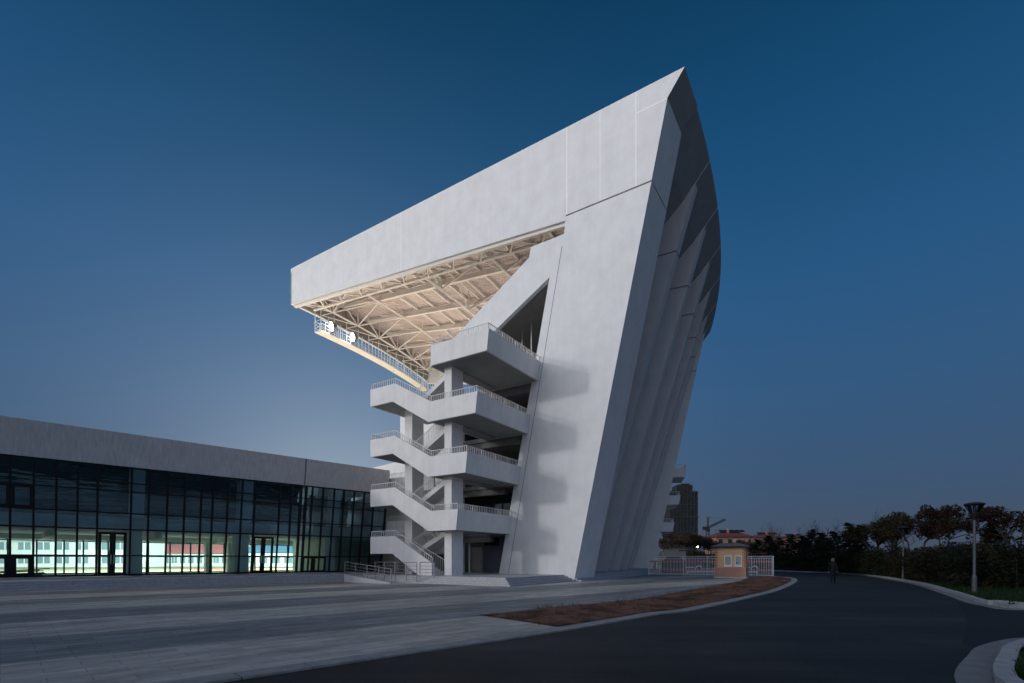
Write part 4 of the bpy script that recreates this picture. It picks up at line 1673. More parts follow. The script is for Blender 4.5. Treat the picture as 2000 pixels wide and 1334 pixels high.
# polished tubular barriers behind the gate
def barrier(px0, px1, Y, label, u0, mirror=False):
    a, b = at(px0, 1117, Y), at(px1, 1117, Y)
    t = thing("tube_barrier", label, "barrier", (a.x, a.y, 0), 0, "polished tube barriers behind the gate")
    m = MB()
    L = b.x - a.x
    m.tube((0, 0, 0.30), (L, 0, 0.30), 0.075, n=8)
    for x in (0.1, L - 0.1):
        m.tube((x, 0, 0.0), (x, 0, 0.30), 0.05, n=8)
    m.build("tube", pipe_m, t, local=True)
    m = MB()
    pts = [(u0 - 0.38, 0, 0.3), (u0 - 0.40, 0, 0.62), (u0 - 0.25, 0, 0.92), (u0, 0, 0.98), (u0 + 0.25, 0, 0.92), (u0 + 0.4, 0, 0.62), (u0 + 0.38, 0, 0.3)]
    m.path([Vector(p) for p in pts], 0.07, n=8)
    m.build("hoop", pipe_m, t, local=True)
    m = MB()
    xa, xb = (0.0, u0 - 0.5) if not mirror else (0.0, max(u0 - 0.45, 0.3))
    m.tube((xa, 0, 0.8), (xb, 0, 0.8), 0.06, n=8)
    m.tube((xa + 0.2, 0, 0.3), (xa + 0.2, 0, 0.8), 0.03, n=6)
    m.build("tube", pipe_m, t, local=True)
    return t


barrier(1341, 1402, 61, "polished tube barrier with a hoop behind the gate, left of the booth", 1.45)
barrier(1452, 1480, 58, "polished tube barrier with a hoop behind the gate, right of the booth", 1.25, True)
t = thing("shed", "dark brown shed with pointed roof seen through the gate's bars", "shed", at(1320, 1120, 63))
t.location.z = 0
MB().box(-1.15, 1.15, 0, 2.0, 0, 1.2).build("wall", brown_hut, t, local=True)
m = MB()
A = [(-1.28, -0.15, 1.15), (1.28, -0.15, 1.15), (0.5, -0.15, 2.05), (-0.5, -0.15, 2.05)]
m.prism(A, [(x, 2.15, z) for x, y, z in A])
m.build("roof", brown_hut, t, local=True)
t = thing("low_wall", "stepped beige garden wall beyond the gate, at the far foot of the grandstand", "wall", at(1318, 1100, 92))
t.location.z = 0
m = MB()
m.box(-3.2, 2.0, 0, 0.6, 0, 3.25)
m.box(-2.0, 0.6, -0.2, -0.01, 0, 3.55)
m.build("wall", beige, t, local=True)
MB().box(-3.3, 2.1, -0.32, 0.7, 3.56, 3.66).build("coping", granite, t, local=True)

# ------------------------------------------------------------------ street lamps
def lamp_mesh(root):
    m = MB()
    m.lathe([(0.10, 0), (0.10, 0.75), (0.075, 0.8), (0.062, 0.84), (0.055, 3.45)], 12)
    m.lathe([(0.12, 0.0), (0.125, 0.05), (0.105, 0.06)], 12)
    m.build("pole", lamp_pole, root, local=True, smooth=False)
    m = MB()
    m.lathe([(0.055, 3.42), (0.07, 3.46), (0.17, 3.74), (0.165, 3.76), (0.04, 3.76)], 14)
    m.build("collar", lamp_dark, root, local=True)
    m = MB()
    m.lathe([(0.165, 3.765), (0.34, 4.12), (0.335, 4.125), (0.158, 3.77)], 16)
    m.build("glass_cone", lamp_glass, root, local=True)
    m = MB()
    m.lathe([(0.385, 4.13), (0.40, 4.16), (0.36, 4.21), (0.12, 4.26), (0.02, 4.265)], 18)
    m.build("cap", lamp_dark, root, local=True)
    m = MB()
    for k in range(6):
        a = k * math.pi / 3 + 0.2
        m.tube((0.16 * math.cos(a), 0.16 * math.sin(a), 3.74), (0.365 * math.cos(a), 0.365 * math.sin(a), 4.14), 0.012, n=5)
    m.build("strut", lamp_dark, root, local=True)
    m = MB()
    m.lathe([(0.03, 3.77), (0.06, 3.8), (0.06, 4.0), (0.04, 4.12)], 10)
    m.build("burner", lamp_pole, root, local=True)


lp = gp(1903, 1158, 0.11)
lamp0 = thing("street_lamp", "tall unlit lamp post with cone head beside the storm drain, nearest the road corner", "street lamp", lp, 0, "unlit cone lamps on the right verge")
lamp_mesh(lamp0)
for (px, py, Y), lab in (((1764, 1131, 41.2), "unlit cone lamp post on the verge, second from the storm drain"),
                         ((1637, 1115, 66), "slender unlit cone lamp just behind the walking person"),
                         ((1537, 1108, 100), "faint far unlit cone lamp near the gate's right end")):
    o = copy_tree(lamp0)
    o["label"] = lab
    q = at(px, py, Y)
    o.location = (q.x, q.y, 0.1)
q = at(1362, 1068, 112)
t = thing("street_lamp", "tiny glowing street lamp left of the ochre booth, in front of bare trees", "street lamp", (q.x, q.y, 0))
MB().lathe([(0.09, 0), (0.06, q.z - 0.2)], 8).build("pole", lamp_pole, t, local=True)
MB().lathe([(0.08, q.z - 0.2), (0.24, q.z - 0.1), (0.24, q.z + 0.15), (0.08, q.z + 0.25)], 10).build("lamp_head", lamp_lens, t, local=True)

# ------------------------------------------------------------------ background: tower block, crane, houses
q = at(1336, 1090, 262)
t = thing("tower_block", "half-built tower block wrapped in dark green scaffold netting", "tower", (q.x, q.y, 0))
m = MB()
m.box(-7.3, 7.0, 0, 12, 0, 37.0)
m.build("wall", net_m, t, local=True)
m = MB()
m.box(-3.5, 4.6, 0.5, 9, 37.01, 40.2)
m.box(-1.0, 3.2, 1, 7, 40.21, 41.0)
m.build("roof_storey", net_m, t, local=True)
m = MB()
for k in range(12):
    z = 3.0 * (k + 1)
    m.box(-7.5, 7.2, -0.2, 0.0, z - 0.15, z + 0.12)
m.build("scaffold_deck", crane_m, t, local=True)
m = MB()
for k in range(9):
    x = -7.2 + k * 1.78
    m.tube((x, -0.3, 0), (x, -0.3, 38.5), 0.07, n=4)
for k in range(7):
    x = -3.4 + k * 1.3
    m.tube((x, 0.4, 37), (x, 0.4, 41.8 + (k % 2) * 0.5), 0.06, n=4)
m.build("scaffold_pole", crane_m, t, local=True)
MB().box(-7.6, 7.3, -0.35, -0.21, 23.3, 23.8).build("red_band", crane_m, t, local=True)
q = at(1382, 1090, 320)
t = thing("tower_crane", "dark tower crane with its jib raised over the distant roofs", "crane", (q.x, q.y, 0))
m = MB()


def lattice(m, p, q, w, n, r=0.09):
    p, q = Vector(p), Vector(q)
    d = (q - p).normalized()
    s = d.cross(Vector((0, 1, 0))).normalized() * w
    e = Vector((0, 1, 0)) * w
    cs = [s + e, s - e, -s - e, -s + e]
    for c in cs:
        m.tube(p + c, q + c, r, n=4)
    for k in range(n):
        a, b = p.lerp(q, k / n), p.lerp(q, (k + 1) / n)
        for i in range(4):
            m.tube(a + cs[i], b + cs[(i + 1) % 4], r * 0.7, n=4)


lattice(m, (0, 0, 0), (0, 0, 21), 0.8, 12, 0.16)
m.build("mast", crane_m, t, local=True)
m = MB()
lattice(m, (-0.5, 0, 21.6), (11.2, 0, 27.2), 0.5, 10, 0.17)
m.tube((11, 0, 27), (0.2, 0, 28.6), 0.05, n=4)
m.build("jib", crane_m, t, local=True)
m = MB()
lattice(m, (0, 0, 21), (0.3, 0, 28.8), 0.4, 4, 0.14)
m.build("apex", crane_m, t, local=True)
m = MB().box(-3.0, -1.0, -0.8, 0.8, 20.5, 22.6)
m.bar((-1.0, 0, 21.3), (0.3, 0, 21.5), 0.6, 0.4)
m.build("counterweight", crane_m, t, local=True)
MB().box(-0.9, 1.0, -1.4, 0.9, 19.6, 21.3).build("cab", crane_m, t, local=True)
m = MB()
m.tube((5.2, 0, 24.4), (5.2, 0, 20.6), 0.05, n=4)
m.box(4.9, 5.5, -0.2, 0.2, 20.1, 20.6)
m.build("hook", crane_m, t, local=True)


def house(px0, px1, y_ridge, y_eave, Y, label, rows):
    a, b = at(px0, y_eave, Y), at(px1, y_eave, Y)
    ze, zr_ = a.z, at(px0, y_ridge, Y).z
    x0, x1 = a.x, b.x
    dep = 11
    t = thing("house", label, "house", ((x0 + x1) / 2, Y, 0))
    MB().box(x0, x1, Y, Y + dep, 0, ze).build("wall", pink_wall, t)
    m = MB()
    e = 0.7
    m.add([(x0 - e, Y - e, ze), (x1 + e, Y - e, ze), (x1 + e, Y + dep + e, ze), (x0 - e, Y + dep + e, ze),
           (x0 + 4.2, Y + dep / 2, zr_), (x1 - 4.2, Y + dep / 2, zr_)], [(0, 1, 5, 4), (1, 2, 5), (2, 3, 4, 5), (3, 0, 4), (3, 2, 1, 0)])
    rf = m.build("roof", red_roof, t)
    m = MB()
    m.box(x0 + 5.0, x0 + 5.6, Y + 3.0, Y + 3.6, ze + 1, zr_ + 0.6)
    m.build("chimney", pink_wall, rf)
    n = int((x1 - x0) / 2.6)
    for rw in range(rows):
        z0 = ze - 2.1 - rw * 2.9
        for i in range(n):
            xa = x0 + (x1 - x0) * (i + 0.25) / n
            o = MB().box(xa, xa + 1.3, Y - 0.06, Y - 0.005, z0, z0 + 1.4).build("window", dark_pane, t)
            MB().box(xa - 0.1, xa + 1.4, Y - 0.2, Y - 0.07, z0 - 0.15, z0 - 0.02).build("sill", white_pvc, o)
    m = MB()
    for k in range(3):
        m.box(x0 + (x1 - x0) * (0.47 + .13 * k), x0 + (x1 - x0) * (0.55 + .13 * k), Y - 1.3, Y - 0.01, 0, ze - 0.6)
    m.build("bay", pink_wall, t)
    m = MB()
    for k in range(5):
        xa = x0 + (x1 - x0) * (0.2 + .14 * k)
        m.hexa([(xa, Y + 3.2, zr_ - 0.6), (xa + 1.6, Y + 3.2, zr_ - 0.6), (xa + 1.6, Y + 4.6, zr_ + 0.1), (xa, Y + 4.6, zr_ + 0.1),
                (xa, Y + 3.2, zr_ - 0.45), (xa + 1.6, Y + 3.2, zr_ - 0.45), (xa + 1.6, Y + 4.6, zr_ + 0.3), (xa, Y + 4.6, zr_ + 0.3)])
    m.build("solar_heater", dark_pane, rf)


house(1399, 1472, 1035, 1049, 172, "pink house with red hipped roof just above the ochre booth", 2)
house(1478, 1532, 1040, 1050, 190, "pink house with red roof half hidden by trees right of the booth", 2)
house(1536, 1575, 1043, 1051, 215, "smallest pink house, red roof barely showing above the far conifers", 1)

# ------------------------------------------------------------------ unseen block added behind the camera to shade road, lawn and trees
pp = Vector((0.43, -0.90)).normalized()
ss_ = Vector((-0.90, -0.43)).normalized()
cc_ = pp * -6.5 + ss_ * 44
t = thing("unseen_shade_block", "tall plain unseen block added behind the viewer to shade the road", "building", (cc_.x, cc_.y, 0), math.atan2(pp.y, pp.x))
MB().box(-18, 18, -6, 6, 0, 27).build("wall", stucco2, t, local=True)
for k in range(8):
    m = MB()
    for i in range(9):
        m.box(-16.5 + i * 3.8, -14.5 + i * 3.8, 6.01, 6.05, 1.2 + k * 3.2, 2.8 + k * 3.2)
        m.box(-16.5 + i * 3.8, -14.5 + i * 3.8, -6.05, -6.01, 1.2 + k * 3.2, 2.8 + k * 3.2)
    m.build("window_band", dark_pane, t, local=True)

# ------------------------------------------------------------------ trees
def leaves(m, centres, n, size, flat=0.0, rng=random):
    """scatter small leaf quads in ellipsoid clumps: (centre, radii)"""
    tot = sum(r[0] * r[1] * r[2] for _, r in centres) or 1
    for c, r in centres:
        k = max(6, int(n * (r[0] * r[1] * r[2]) / tot))
        for _ in range(k):
            while True:
                v = Vector((rng.uniform(-1, 1), rng.uniform(-1, 1), rng.uniform(-1, 1)))
                if v.length < 1:
                    break
            v = v.normalized() * (v.length ** 0.55)
            p = Vector((c[0] + v.x * r[0], c[1] + v.y * r[1], c[2] + v.z * r[2]))
            s = size * rng.uniform(0.6, 1.4)
            d = Vector((rng.gauss(0, 1), rng.gauss(0, 1), rng.gauss(0, 0.6))).normalized()
            u = d.cross(Vector((rng.gauss(0, 1), rng.gauss(0, 1), rng.gauss(0, 1))))
            if u.length < 0.05:
                continue
            u.normalize()
            w_ = u * s * 0.45
            m.add([p - d * s, p + w_, p + d * s, p - w_], [(0, 1, 2, 3)])


def limb(m, p, q, r0, r1, n=6, bend=0.15, rng=random, seg=4):
    p, q = Vector(p), Vector(q)
    L = (q - p).length
    pts = [p]
    for k in range(1, seg):
        t_ = k / seg
        pts.append(p.lerp(q, t_) + Vector((rng.uniform(-1, 1), rng.uniform(-1, 1), 0)) * bend * L * 0.2)
    pts.append(q)
    for k in range(seg):
        m.tube(pts[k], pts[k + 1], r0 + (r1 - r0) * k / seg, r0 + (r1 - r0) * (k + 1) / seg, n=n)
    return pts


def make_deciduous(seed, leafm, name="broadleaf_tree", h=5.0, w_=2.0, n=6500, size=0.08, gap=0.5):
    rng = random.Random(seed)
    root = thing(name, "", "tree")
    m = MB()
    top = []
    nst = rng.choice((2, 3, 3))
    for k in range(nst):
        a = rng.uniform(0, 6.28)
        q = (math.cos(a) * w_ * 0.25, math.sin(a) * w_ * 0.25, h * 0.55)
        limb(m, (0.12 * math.cos(a), 0.12 * math.sin(a), 0), q, 0.09, 0.05, rng=rng)
        for j in range(5):
            b = a + rng.uniform(-1.6, 1.6)
            rr = rng.uniform(0.35, 0.95) * w_
            e = (q[0] + math.cos(b) * rr, q[1] + math.sin(b) * rr, h * rng.uniform(0.62, 0.95))
            limb(m, q, e, 0.04, 0.012, n=4, rng=rng)
            top.append(e)
    m.build("trunk", bark, root, local=True)
    m = MB()
    cl = []
    for e in top:
        for _ in range(3):
            rr = rng.uniform(0.18, 0.36) * w_ * gap * 1.6
            cl.append(((e[0] + rng.uniform(-.4, .4) * w_ * .6, e[1] + rng.uniform(-.4, .4) * w_ * .6, e[2] + rng.uniform(-.35, .2) * w_ * .5), (rr, rr, rr * 0.7)))
    leaves(m, cl, n, size, rng=rng)
    m.build("crown", leafm, root, local=True, fix=False)
    return root


def make_conifer(seed, h=5.0, w_=1.5, n=6500):
    rng = random.Random(seed)
    root = thing("conifer", "", "tree")
    m = MB()
    limb(m, (0, 0, 0), (0, 0, h * 0.98), 0.11, 0.015, rng=rng, bend=0.03, seg=5)
    cl = []
    z = h * 0.08
    while z < h * 0.99:
        f_ = 1 - z / h
        nb_ = max(4, int(9 * f_ + 4))
        for k in range(nb_):
            a = rng.uniform(0, 6.28)
            L = w_ * (f_ ** 0.8) * rng.uniform(0.65, 1.12) + 0.08
            e = Vector((math.cos(a) * L, math.sin(a) * L, z - L * 0.05 + rng.uniform(0, .12)))
            m.tube((0, 0, z), e, 0.018, 0.006, n=3)
            for t_ in (0.35, 0.65, 0.95):
                p = Vector((0, 0, z)).lerp(e, t_)
                cl.append((tuple(p), (0.12 + 0.16 * L * t_, 0.12 + 0.16 * L * t_, 0.07)))
        z += rng.uniform(0.16, 0.24) * (0.6 + 0.5 * f_) * h / 5
    m.build("trunk", bark, root, local=True)
    m = MB()
    k = max(3, n // len(cl))
    for c, r in cl:
        leaves(m, [(c, r)], k, 0.085, rng=rng)
    m.build("crown", needle, root, local=True, fix=False)
    return root


def make_shrub(seed, leafm, h=2.8, w_=2.2, n=9000, size=0.065):
    rng = random.Random(seed)
    root = thing("shrub", "", "shrub")
    m = MB()
    for k in range(9):
        a = rng.uniform(0, 6.28)
        r = rng.uniform(0.2, 0.9) * w_
        limb(m, (r * 0.3 * math.cos(a), r * 0.3 * math.sin(a), 0), (r * math.cos(a), r * math.sin(a), h * rng.uniform(0.5, 0.85)), 0.03, 0.01, n=4, rng=rng)
    m.build("stem", bark, root, local=True)
    m = MB()
    cl = []
    for k in range(34):
        a = rng.uniform(0, 6.28)
        r = w_ * math.sqrt(rng.random()) * 0.85
        z = h * rng.uniform(0.15, 0.86) * (1 - 0.28 * (r / w_) ** 2)
        q = rng.uniform(0.3, 0.6)
        cl.append(((r * math.cos(a), r * math.sin(a), z), (q, q, q * 0.8)))
    leaves(m, cl, n, size, rng=rng)
    m.build("foliage", leafm, root, local=True, fix=False)
    return root


def make_bare(seed, h=6.0, w_=1.6):
    rng = random.Random(seed)
    root = thing("bare_tree", "", "tree")
    m = MB()
    limb(m, (0, 0, 0), (0.1, 0, h * 0.55), 0.1, 0.06, rng=rng)
    m.build("trunk", bark, root, local=True)
    m = MB()
    for k in range(16):
        a = rng.uniform(0, 6.28)
        z0 = h * rng.uniform(0.25, 0.55)
        L = w_ * rng.uniform(0.5, 1.0)
        e = Vector((math.cos(a) * L, math.sin(a) * L, min(h, z0 + h * rng.uniform(0.25, 0.5))))
        pts = limb(m, (0.05, 0, z0), e, 0.04, 0.015, n=4, rng=rng)
        for j in range(9):
            p = rng.choice(pts[1:])
            q = p + Vector((rng.gauss(0, .35), rng.gauss(0, .35), rng.uniform(.3, 1.0))) * h / 6
            m.tube(p, q, 0.016, 0.005, n=3)
            m.tube(p.lerp(q, .5), p.lerp(q, .5) + Vector((rng.gauss(0, .3), rng.gauss(0, .3), rng.uniform(.1, .5))) * h / 6, 0.010, 0.004, n=3)
    m.build("crown", twig, root, local=True)
    return root


used = {}


def plant(kind, proto, px, Y, top_py, h0, label, group, rot=None, squash=1.0, z0=0.08):
    """stand a copy of proto with its top at the photo row top_py"""
    o = proto if kind not in used else copy_tree(proto)
    used[kind] = True
    z = CAM_Z + (HORIZ - top_py) / F * Y
    s = (z - z0) / h0
    o.location = ((px - 1000) / F * Y, Y, z0)
    o.scale = (s * squash, s * squash, s)
    o.rotation_euler = (0, 0, random.uniform(0, 6.28) if rot is None else rot)
    o["label"] = label
    o["group"] = group
    return o


GT = "trees along the right verge"
GS = "shrubs along the right verge"
GB = "trees beyond the gate"
dA = make_deciduous(11, leaf_red)
dB = make_deciduous(23, leaf_olive, gap=0.6)
dC = make_deciduous(37, leaf_red, gap=0.42)
dD = make_deciduous(51, leaf_brown, gap=0.75, n=7000, w_=1.8)
cA = make_conifer(5)
cB = make_conifer(9, w_=1.9)
sA = make_shrub(3, leaf_dark)
sB = make_shrub(8, leaf_olive)
bA = make_bare(4)
bB = make_bare(14, w_=2.2)
plant("dA", dA, 1982, 33, 983, 4.8, "large rusty-leaved tree at the right edge of the photo, sky showing under its crown", GT, squash=0.95, rot=1.0)
plant("dC", dC, 1848, 38, 993, 4.8, "open reddish tree just left of the tallest lamp's head", GT, squash=0.72, rot=0.6)
plant("dB", dB, 1790, 44, 1006, 4.8, "wide olive-brown tree right of the second lamp's head", GT, squash=1.1)
plant("dB", dB, 1752, 50, 1010, 4.8, "olive-brown tree directly behind the second lamp's head", GT)
plant("dB", dB, 1708, 53, 1022, 4.8, "round olive tree left of the second lamp's head", GT, squash=1.15)
plant("bB", bB, 1748, 58, 1001, 6.0, "bare twiggy treetop rising behind the olive trees near the second lamp", GT)
plant("cA", cA, 1935, 35, 1016, 5.0, "slim dark conifer between the tallest lamp and the rusty edge tree", GT)
plant("cA", cA, 1682, 57, 1026, 5.0, "pointed dark conifer midway between the second and third lamps", GT, squash=1.3)
plant("cB", cB, 1658, 60, 1020, 5.0, "tallest dark conifer right of the third lamp", GT, squash=1.2)
plant("cB", cB, 1628, 64, 1037, 5.0, "broad dark conifer behind the walking person's head", GT, squash=1.4)
plant("cA", cA, 1604, 68, 1040, 5.0, "dark conifer just left of the walking person", GT, squash=1.6)
plant("cB", cB, 1586, 72, 1033, 5.0, "conifer with a sharp tip, second left of the walking person", GT, squash=1.3)
plant("cA", cA, 1566, 78, 1046, 5.0, "low dark conifer where the road disappears", GT, squash=1.8)
plant("cB", cB, 1546, 84, 1044, 5.0, "dark conifer above the road's far bend", GT, squash=1.5)
plant("bA", bA, 1612, 82, 1022, 6.0, "bare thin tree poking above the conifers left of the person", GT)
plant("bB", bB, 1575, 92, 1026, 6.0, "bare spreading tree above the conifers at the road's far end", GT)
for i, (px, Y, top, lab, k) in enumerate((
        (1985, 27, 1044, "dense dark shrub filling the right edge behind the lawn", "A"),
        (1942, 29, 1050, "leafy dark shrub between the tallest lamp and the right edge", "B"),
        (1898, 32, 1054, "dark shrub directly behind the tallest lamp post", "A"),
        (1862, 35, 1056, "brownish shrub left of the tallest lamp post", "B"),
        (1828, 39, 1054, "dark shrub midway between the two nearest lamps", "A"),
        (1796, 43, 1060, "olive shrub right of the second lamp post", "B"),
        (1760, 47, 1060, "dark shrub behind the second lamp post", "A"),
        (1728, 52, 1062, "low olive shrub left of the second lamp post", "B"),
        (1694, 57, 1066, "low dark shrub on the verge right of the third lamp", "A"),
        (1664, 62, 1072, "low dark shrub beside the third lamp's foot", "A"),
        (1608, 74, 1076, "low dark shrub left of the person at the road's edge", "B"),
        (1574, 84, 1078, "low dark shrub at the outer edge of the road's bend", "A"),
        (1538, 96, 1078, "farthest low shrub beside the faint far lamp", "B"))):
    plant("s" + k, sA if k == "A" else sB, px, Y, top, 2.75, lab, GS, squash=1.0 + 0.35 * (i % 3 == 0))
plant("dD", dD, 1332, 110, 1044, 4.8, "brown bushy tree in front of the netted tower block", GB, squash=1.3)
plant("dD", dD, 1352, 118, 1050, 4.8, "brown half-bare tree left of the glowing street lamp", GB, squash=1.4)
plant("dD", dD, 1314, 104, 1052, 4.8, "small brown tree beside the far foot of the grandstand", GB, squash=1.1)
plant("dB", dB, 1384, 112, 1054, 4.8, "yellow-brown leafy tree between the glowing lamp and the booth", GB, squash=1.2)
plant("dA", dA, 1372, 140, 1046, 4.8, "dark leafy tree below the tower crane", GB, squash=0.9)
plant("bB", bB, 1376, 150, 1040, 6.0, "thin bare tree between tower block and crane mast", GB, squash=0.7)
plant("cB", cB, 1478, 98, 1052, 5.0, "dark conifer just right of the booth's roof", GB, squash=1.4)
plant("cA", cA, 1502, 96, 1046, 5.0, "dark conifer above the gate's right end", GB, squash=1.8)
plant("cB", cB, 1522, 92, 1050, 5.0, "wide dark conifer right of the gate's end post", GB, squash=1.7)
plant("dB", dB, 1456, 120, 1058, 4.8, "dull leafy tree peeping over the booth's right eave", GB, squash=1.2)
plant("bA", bA, 1506, 130, 1024, 6.0, "bare tree standing up behind the half-hidden pink house", GB)
plant("sA", sA, 1360, 102, 1074, 2.75, "dark shrub below the glowing street lamp", GB, squash=1.6)
plant("sB", sB, 1388, 100, 1072, 2.75, "dark shrub left of the booth, behind the gate", GB, squash=1.5)

# ------------------------------------------------------------------ the walking person
pq = gp(1627, 1140.5)
ps = thing("person", "person in dark coat and trousers with a pale cap, walking along the road", "person", (pq.x, pq.y, 0), R_(150))


def skinned(name, verts, edges, radii, m, parent, sub=2):
    me = bpy.data.meshes.new(name)
    me.from_pydata(verts, edges, [])
    o = bpy.data.objects.new(name, me)
    COL.objects.link(o)
    md = o.modifiers.new("skin", "SKIN")
    md.use_smooth_shade = True
    for i, r in enumerate(radii):
        me.skin_vertices[0].data[i].radius = (r, r) if not isinstance(r, tuple) else r
    me.skin_vertices[0].data[0].use_root = True
    sb = o.modifiers.new("subsurf", "SUBSURF")
    sb.levels = sub
    sb.render_levels = sub
    me.materials.append(m)
    o.parent = parent
    return o


V = [(0, 0, 0.93), (0, 0.005, 1.08), (0, 0.0, 1.25), (0, -0.01, 1.40), (0, -0.01, 1.49), (0, 0.015, 1.58), (0, 0.02, 1.68),   # 0-6 pelvis..head
     (0.09, 0, 0.88), (0.10, 0.16, 0.50), (0.10, 0.17, 0.09), (0.10, 0.29, 0.04),      # right leg forward
     (-0.09, 0, 0.88), (-0.10, -0.06, 0.49), (-0.10, -0.27, 0.14), (-0.10, -0.17, 0.045),   # left leg back
     (0.18, -0.01, 1.40), (0.23, -0.10, 1.14), (0.24, -0.06, 0.90),
     (-0.18, -0.01, 1.40), (-0.23, 0.06, 1.14), (-0.24, 0.16, 0.92)]
E = [(0, 1), (1, 2), (2, 3), (3, 4), (4, 5), (5, 6), (0, 7), (7, 8), (8, 9), (9, 10), (0, 11), (11, 12), (12, 13), (13, 14),
     (3, 15), (15, 16), (16, 17), (3, 18), (18, 19), (19, 20)]
RAD = [0.145, 0.14, 0.155, 0.15, 0.055, 0.085, 0.085, 0.105, 0.07, 0.045, 0.04, 0.105, 0.07, 0.045, 0.04, 0.075, 0.055, 0.036, 0.075, 0.055, 0.036]
skinned("body", V, E, RAD, cloth, ps)
HV = [(0, 0.015, 1.50), (0, 0.02, 1.56), (0, 0.028, 1.63), (0, 0.022, 1.70)]
skinned("head", HV, [(0, 1), (1, 2), (2, 3)], [0.06, 0.085, 0.098, 0.085], skin, ps)
m = MB()
m.lathe([(0.104, 1.665), (0.112, 1.70), (0.095, 1.755), (0.05, 1.78), (0.01, 1.785)], 14, (0, 0.02))
m.add([(-0.08, 0.11, 1.675), (0.08, 0.11, 1.675), (0.06, 0.2, 1.655), (-0.06, 0.2, 1.655), (-0.08, 0.11, 1.685), (0.08, 0.11, 1.685), (0.06, 0.2, 1.665), (-0.06, 0.2, 1.665)],
      [(0, 3, 2, 1), (4, 5, 6, 7), (0, 1, 5, 4), (1, 2, 6, 5), (2, 3, 7, 6), (3, 0, 4, 7)])
m.build("cap", cap_m, ps, local=True)
m = MB()
m.lathe([(0.0, 1.585), (0.018, 1.59), (0.012, 1.63)], 6, (0, 0.118))      # nose
for sx in (-1, 1):
    m.lathe([(0.012, 1.58), (0.02, 1.61), (0.012, 1.64)], 6, (sx * 0.098, 0.02))   # ears
m.build("face", skin, ps, local=True)
m = MB()
for sx in (-1, 1):
    m.lathe([(0.006, 1.63), (0.011, 1.636), (0.006, 1.642)], 6, (sx * 0.036, 0.115))
m.box(-0.028, 0.028, 0.112, 0.118, 1.555, 1.562)
m.build("eyes_and_mouth", cloth, ps, local=True)
for sx, base in ((1, Vector((0.24, -0.05, 0.89))), (-1, Vector((-0.24, 0.165, 0.91)))):
    hv = [tuple(base), tuple(base + Vector((0, 0.01, -0.07)))]
    he = [(0, 1)]
    hr = [0.03, 0.034]
    for k in range(4):
        f0 = base + Vector((0, -0.03 + 0.022 * k, -0.09))
        L = (0.062, 0.072, 0.068, 0.052)[k]
        hv += [tuple(f0), tuple(f0 + Vector((-sx * 0.006, 0.004, -L * 0.55))), tuple(f0 + Vector((-sx * 0.022, 0.01, -L)))]
        j = len(hv) - 3
        he += [(1, j), (j, j + 1), (j + 1, j + 2)]
        hr += [0.011, 0.010, 0.008]
    th = base + Vector((-sx * 0.015, 0.035, -0.045))
    hv += [tuple(th), tuple(th + Vector((-sx * 0.015, 0.022, -0.04)))]
    j = len(hv) - 2
    he += [(0, j), (j, j + 1)]
    hr += [0.012, 0.009]
    skinned("hand", hv, he, hr, skin, ps, sub=1)
m = MB()
for (x, y, z) in ((0.10, 0.20, 0.0), (-0.10, -0.22, 0.0)):
    m.lathe([(0.05, 0.002), (0.055, 0.05), (0.045, 0.10)], 8, (x, y - 0.02))
    m.box(x - 0.045, x + 0.045, y, y + 0.15, 0.0, 0.055)
m.build("shoes", frame_m, ps, local=True)

# ------------------------------------------------------------------ sky, sun, view
SUN_EL = 12.0
sd = Vector((-0.90, -0.43, 0)).normalized()          # towards the low light
w = bpy.data.worlds.new("World")
SC.world = w
w.use_nodes = True
nt_ = w.node_tree
nt_.nodes.clear()
out = nt_.nodes.new("ShaderNodeOutputWorld")
bg = nt_.nodes.new("ShaderNodeBackground")
nt_.links.new(bg.outputs[0], out.inputs[0])
geo = nt_.nodes.new("ShaderNodeTexCoord")
sky = nt_.nodes.new("ShaderNodeTexSky")
sky.sky_type = "NISHITA"
sky.sun_disc = False
sky.sun_elevation = R_(2.0)
sky.sun_rotation = math.atan2(sd.x, sd.y)
sep = nt_.nodes.new("ShaderNodeSeparateXYZ")
nrm = nt_.nodes.new("ShaderNodeVectorMath")
nrm.operation = "NORMALIZE"
nt_.links.new(geo.outputs["Generated"], nrm.inputs[0])
nt_.links.new(nrm.outputs[0], sep.inputs[0])
rp_ = nt_.nodes.new("ShaderNodeValToRGB")
els = rp_.color_ramp.elements
stops = [(0.0, (0.052, 0.074, 0.115)), (0.06, (0.046, 0.078, 0.135)), (0.12, (0.040, 0.083, 0.163)), (0.28, (0.030, 0.094, 0.208)),
         (0.44, (0.018, 0.091, 0.222)), (0.60, (0.0075, 0.068, 0.172)), (0.74, (0.0025, 0.042, 0.108)), (1.0, (0.0015, 0.025, 0.075))]
els[0].position, els[0].color = stops[0][0], rgba(stops[0][1])
els[1].position, els[1].color = stops[-1][0], rgba(stops[-1][1])
for p, c in stops[1:-1]:
    e = els.new(p)
    e.color = rgba(c)
nt_.links.new(sep.outputs[2], rp_.inputs[0])
# afterglow low in the sky behind the hall and the stand
dt = nt_.nodes.new("ShaderNodeVectorMath")
dt.operation = "DOT_PRODUCT"
dt.inputs[1].default_value = Vector((-0.31, 0.95, 0.05)).normalized()
nt_.links.new(nrm.outputs[0], dt.inputs[0])
mx0 = nt_.nodes.new("ShaderNodeMath")
mx0.operation = "MAXIMUM"
mx0.inputs[1].default_value = 0
nt_.links.new(dt.outputs["Value"], mx0.inputs[0])


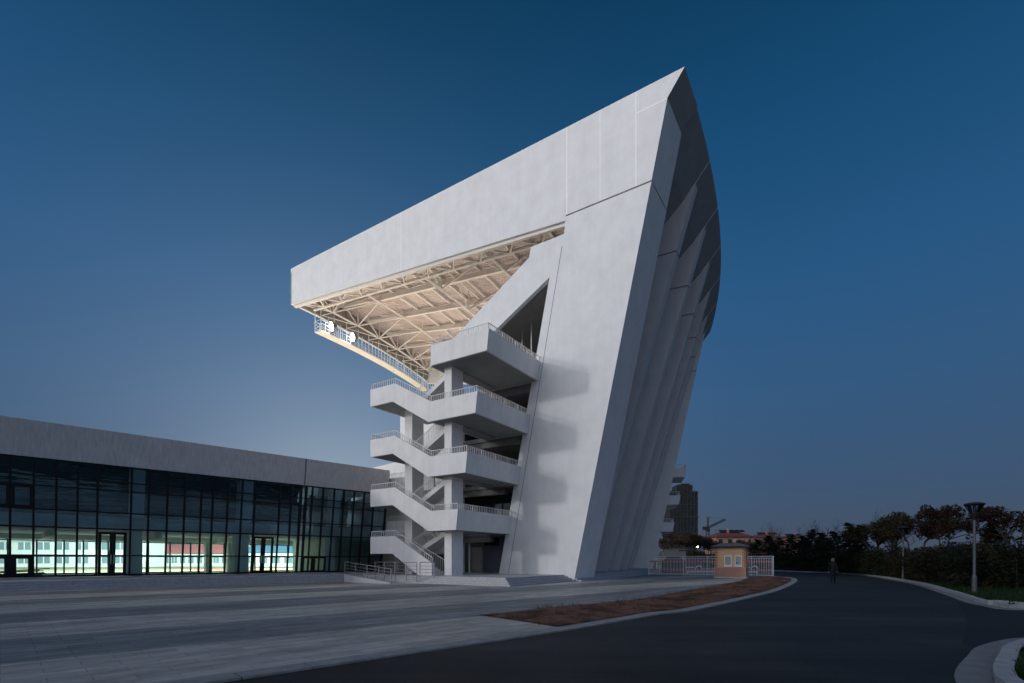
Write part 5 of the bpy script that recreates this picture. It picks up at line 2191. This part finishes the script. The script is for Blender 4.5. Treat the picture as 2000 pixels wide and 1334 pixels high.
def glow(pw, col, src=None):
    p = nt_.nodes.new("ShaderNodeMath")
    p.operation = "POWER"
    p.inputs[1].default_value = pw
    nt_.links.new((src or mx0).outputs[0], p.inputs[0])
    s = nt_.nodes.new("ShaderNodeVectorMath")
    s.operation = "SCALE"
    s.inputs[0].default_value = col
    nt_.links.new(p.outputs[0], s.inputs["Scale"])
    return s.outputs["Vector"]


def vadd(a, b):
    s = nt_.nodes.new("ShaderNodeVectorMath")
    s.operation = "ADD"
    nt_.links.new(a, s.inputs[0])
    nt_.links.new(b, s.inputs[1])
    return s.outputs["Vector"]


def lobe(d):
    a = nt_.nodes.new("ShaderNodeVectorMath")
    a.operation = "DOT_PRODUCT"
    a.inputs[1].default_value = Vector(d).normalized()
    nt_.links.new(nrm.outputs[0], a.inputs[0])
    b = nt_.nodes.new("ShaderNodeMath")
    b.operation = "MAXIMUM"
    b.inputs[1].default_value = 0
    nt_.links.new(a.outputs["Value"], b.inputs[0])
    return b


c = vadd(rp_.outputs[0], glow(45, (0.13, 0.14, 0.14)))
c = vadd(c, glow(11, (0.125, 0.145, 0.155)))
c = vadd(c, glow(4, (0.48, 0.47, 0.48), lobe((-0.45, -0.87, 0.25))))
# bright western sky on the left, and the paler sky opposite, both outside the picture
c = vadd(c, glow(3, (0.10, 0.108, 0.125), lobe((0.62, -0.76, 0.15))))
c = vadd(c, glow(9, (3.05, 3.0, 2.98), lobe((-0.87, -0.50, 0.28))))
sk = nt_.nodes.new("ShaderNodeVectorMath")
sk.operation = "SCALE"
sk.inputs["Scale"].default_value = 0.004
nt_.links.new(sky.outputs[0], sk.inputs[0])
c = vadd(c, sk.outputs["Vector"])
nt_.links.new(c, bg.inputs[0])
bg.inputs[1].default_value = 1.0

sl = bpy.data.lights.new("low_sun", "SUN")
sl.energy = 0.55
sl.angle = R_(3.0)
sl.color = (1.0, 0.985, 0.97)
so = bpy.data.objects.new("low_sun", sl)
COL.objects.link(so)
el = R_(SUN_EL)
tr = Vector((-sd.x * math.cos(el), -sd.y * math.cos(el), -math.sin(el)))
so.rotation_euler = tr.to_track_quat("-Z", "Y").to_euler()
so.location = (-30, -20, 40)

SC.view_settings.view_transform = "Standard"
SC.view_settings.look = "None"
SC.view_settings.exposure = 0
SC.view_settings.gamma = 1
SC.render.engine = "CYCLES"
SC.cycles.max_bounces = 8
SC.cycles.transparent_max_bounces = 16
SC.cycles.use_denoising = True
SC.cycles.sample_clamp_indirect = 4.0
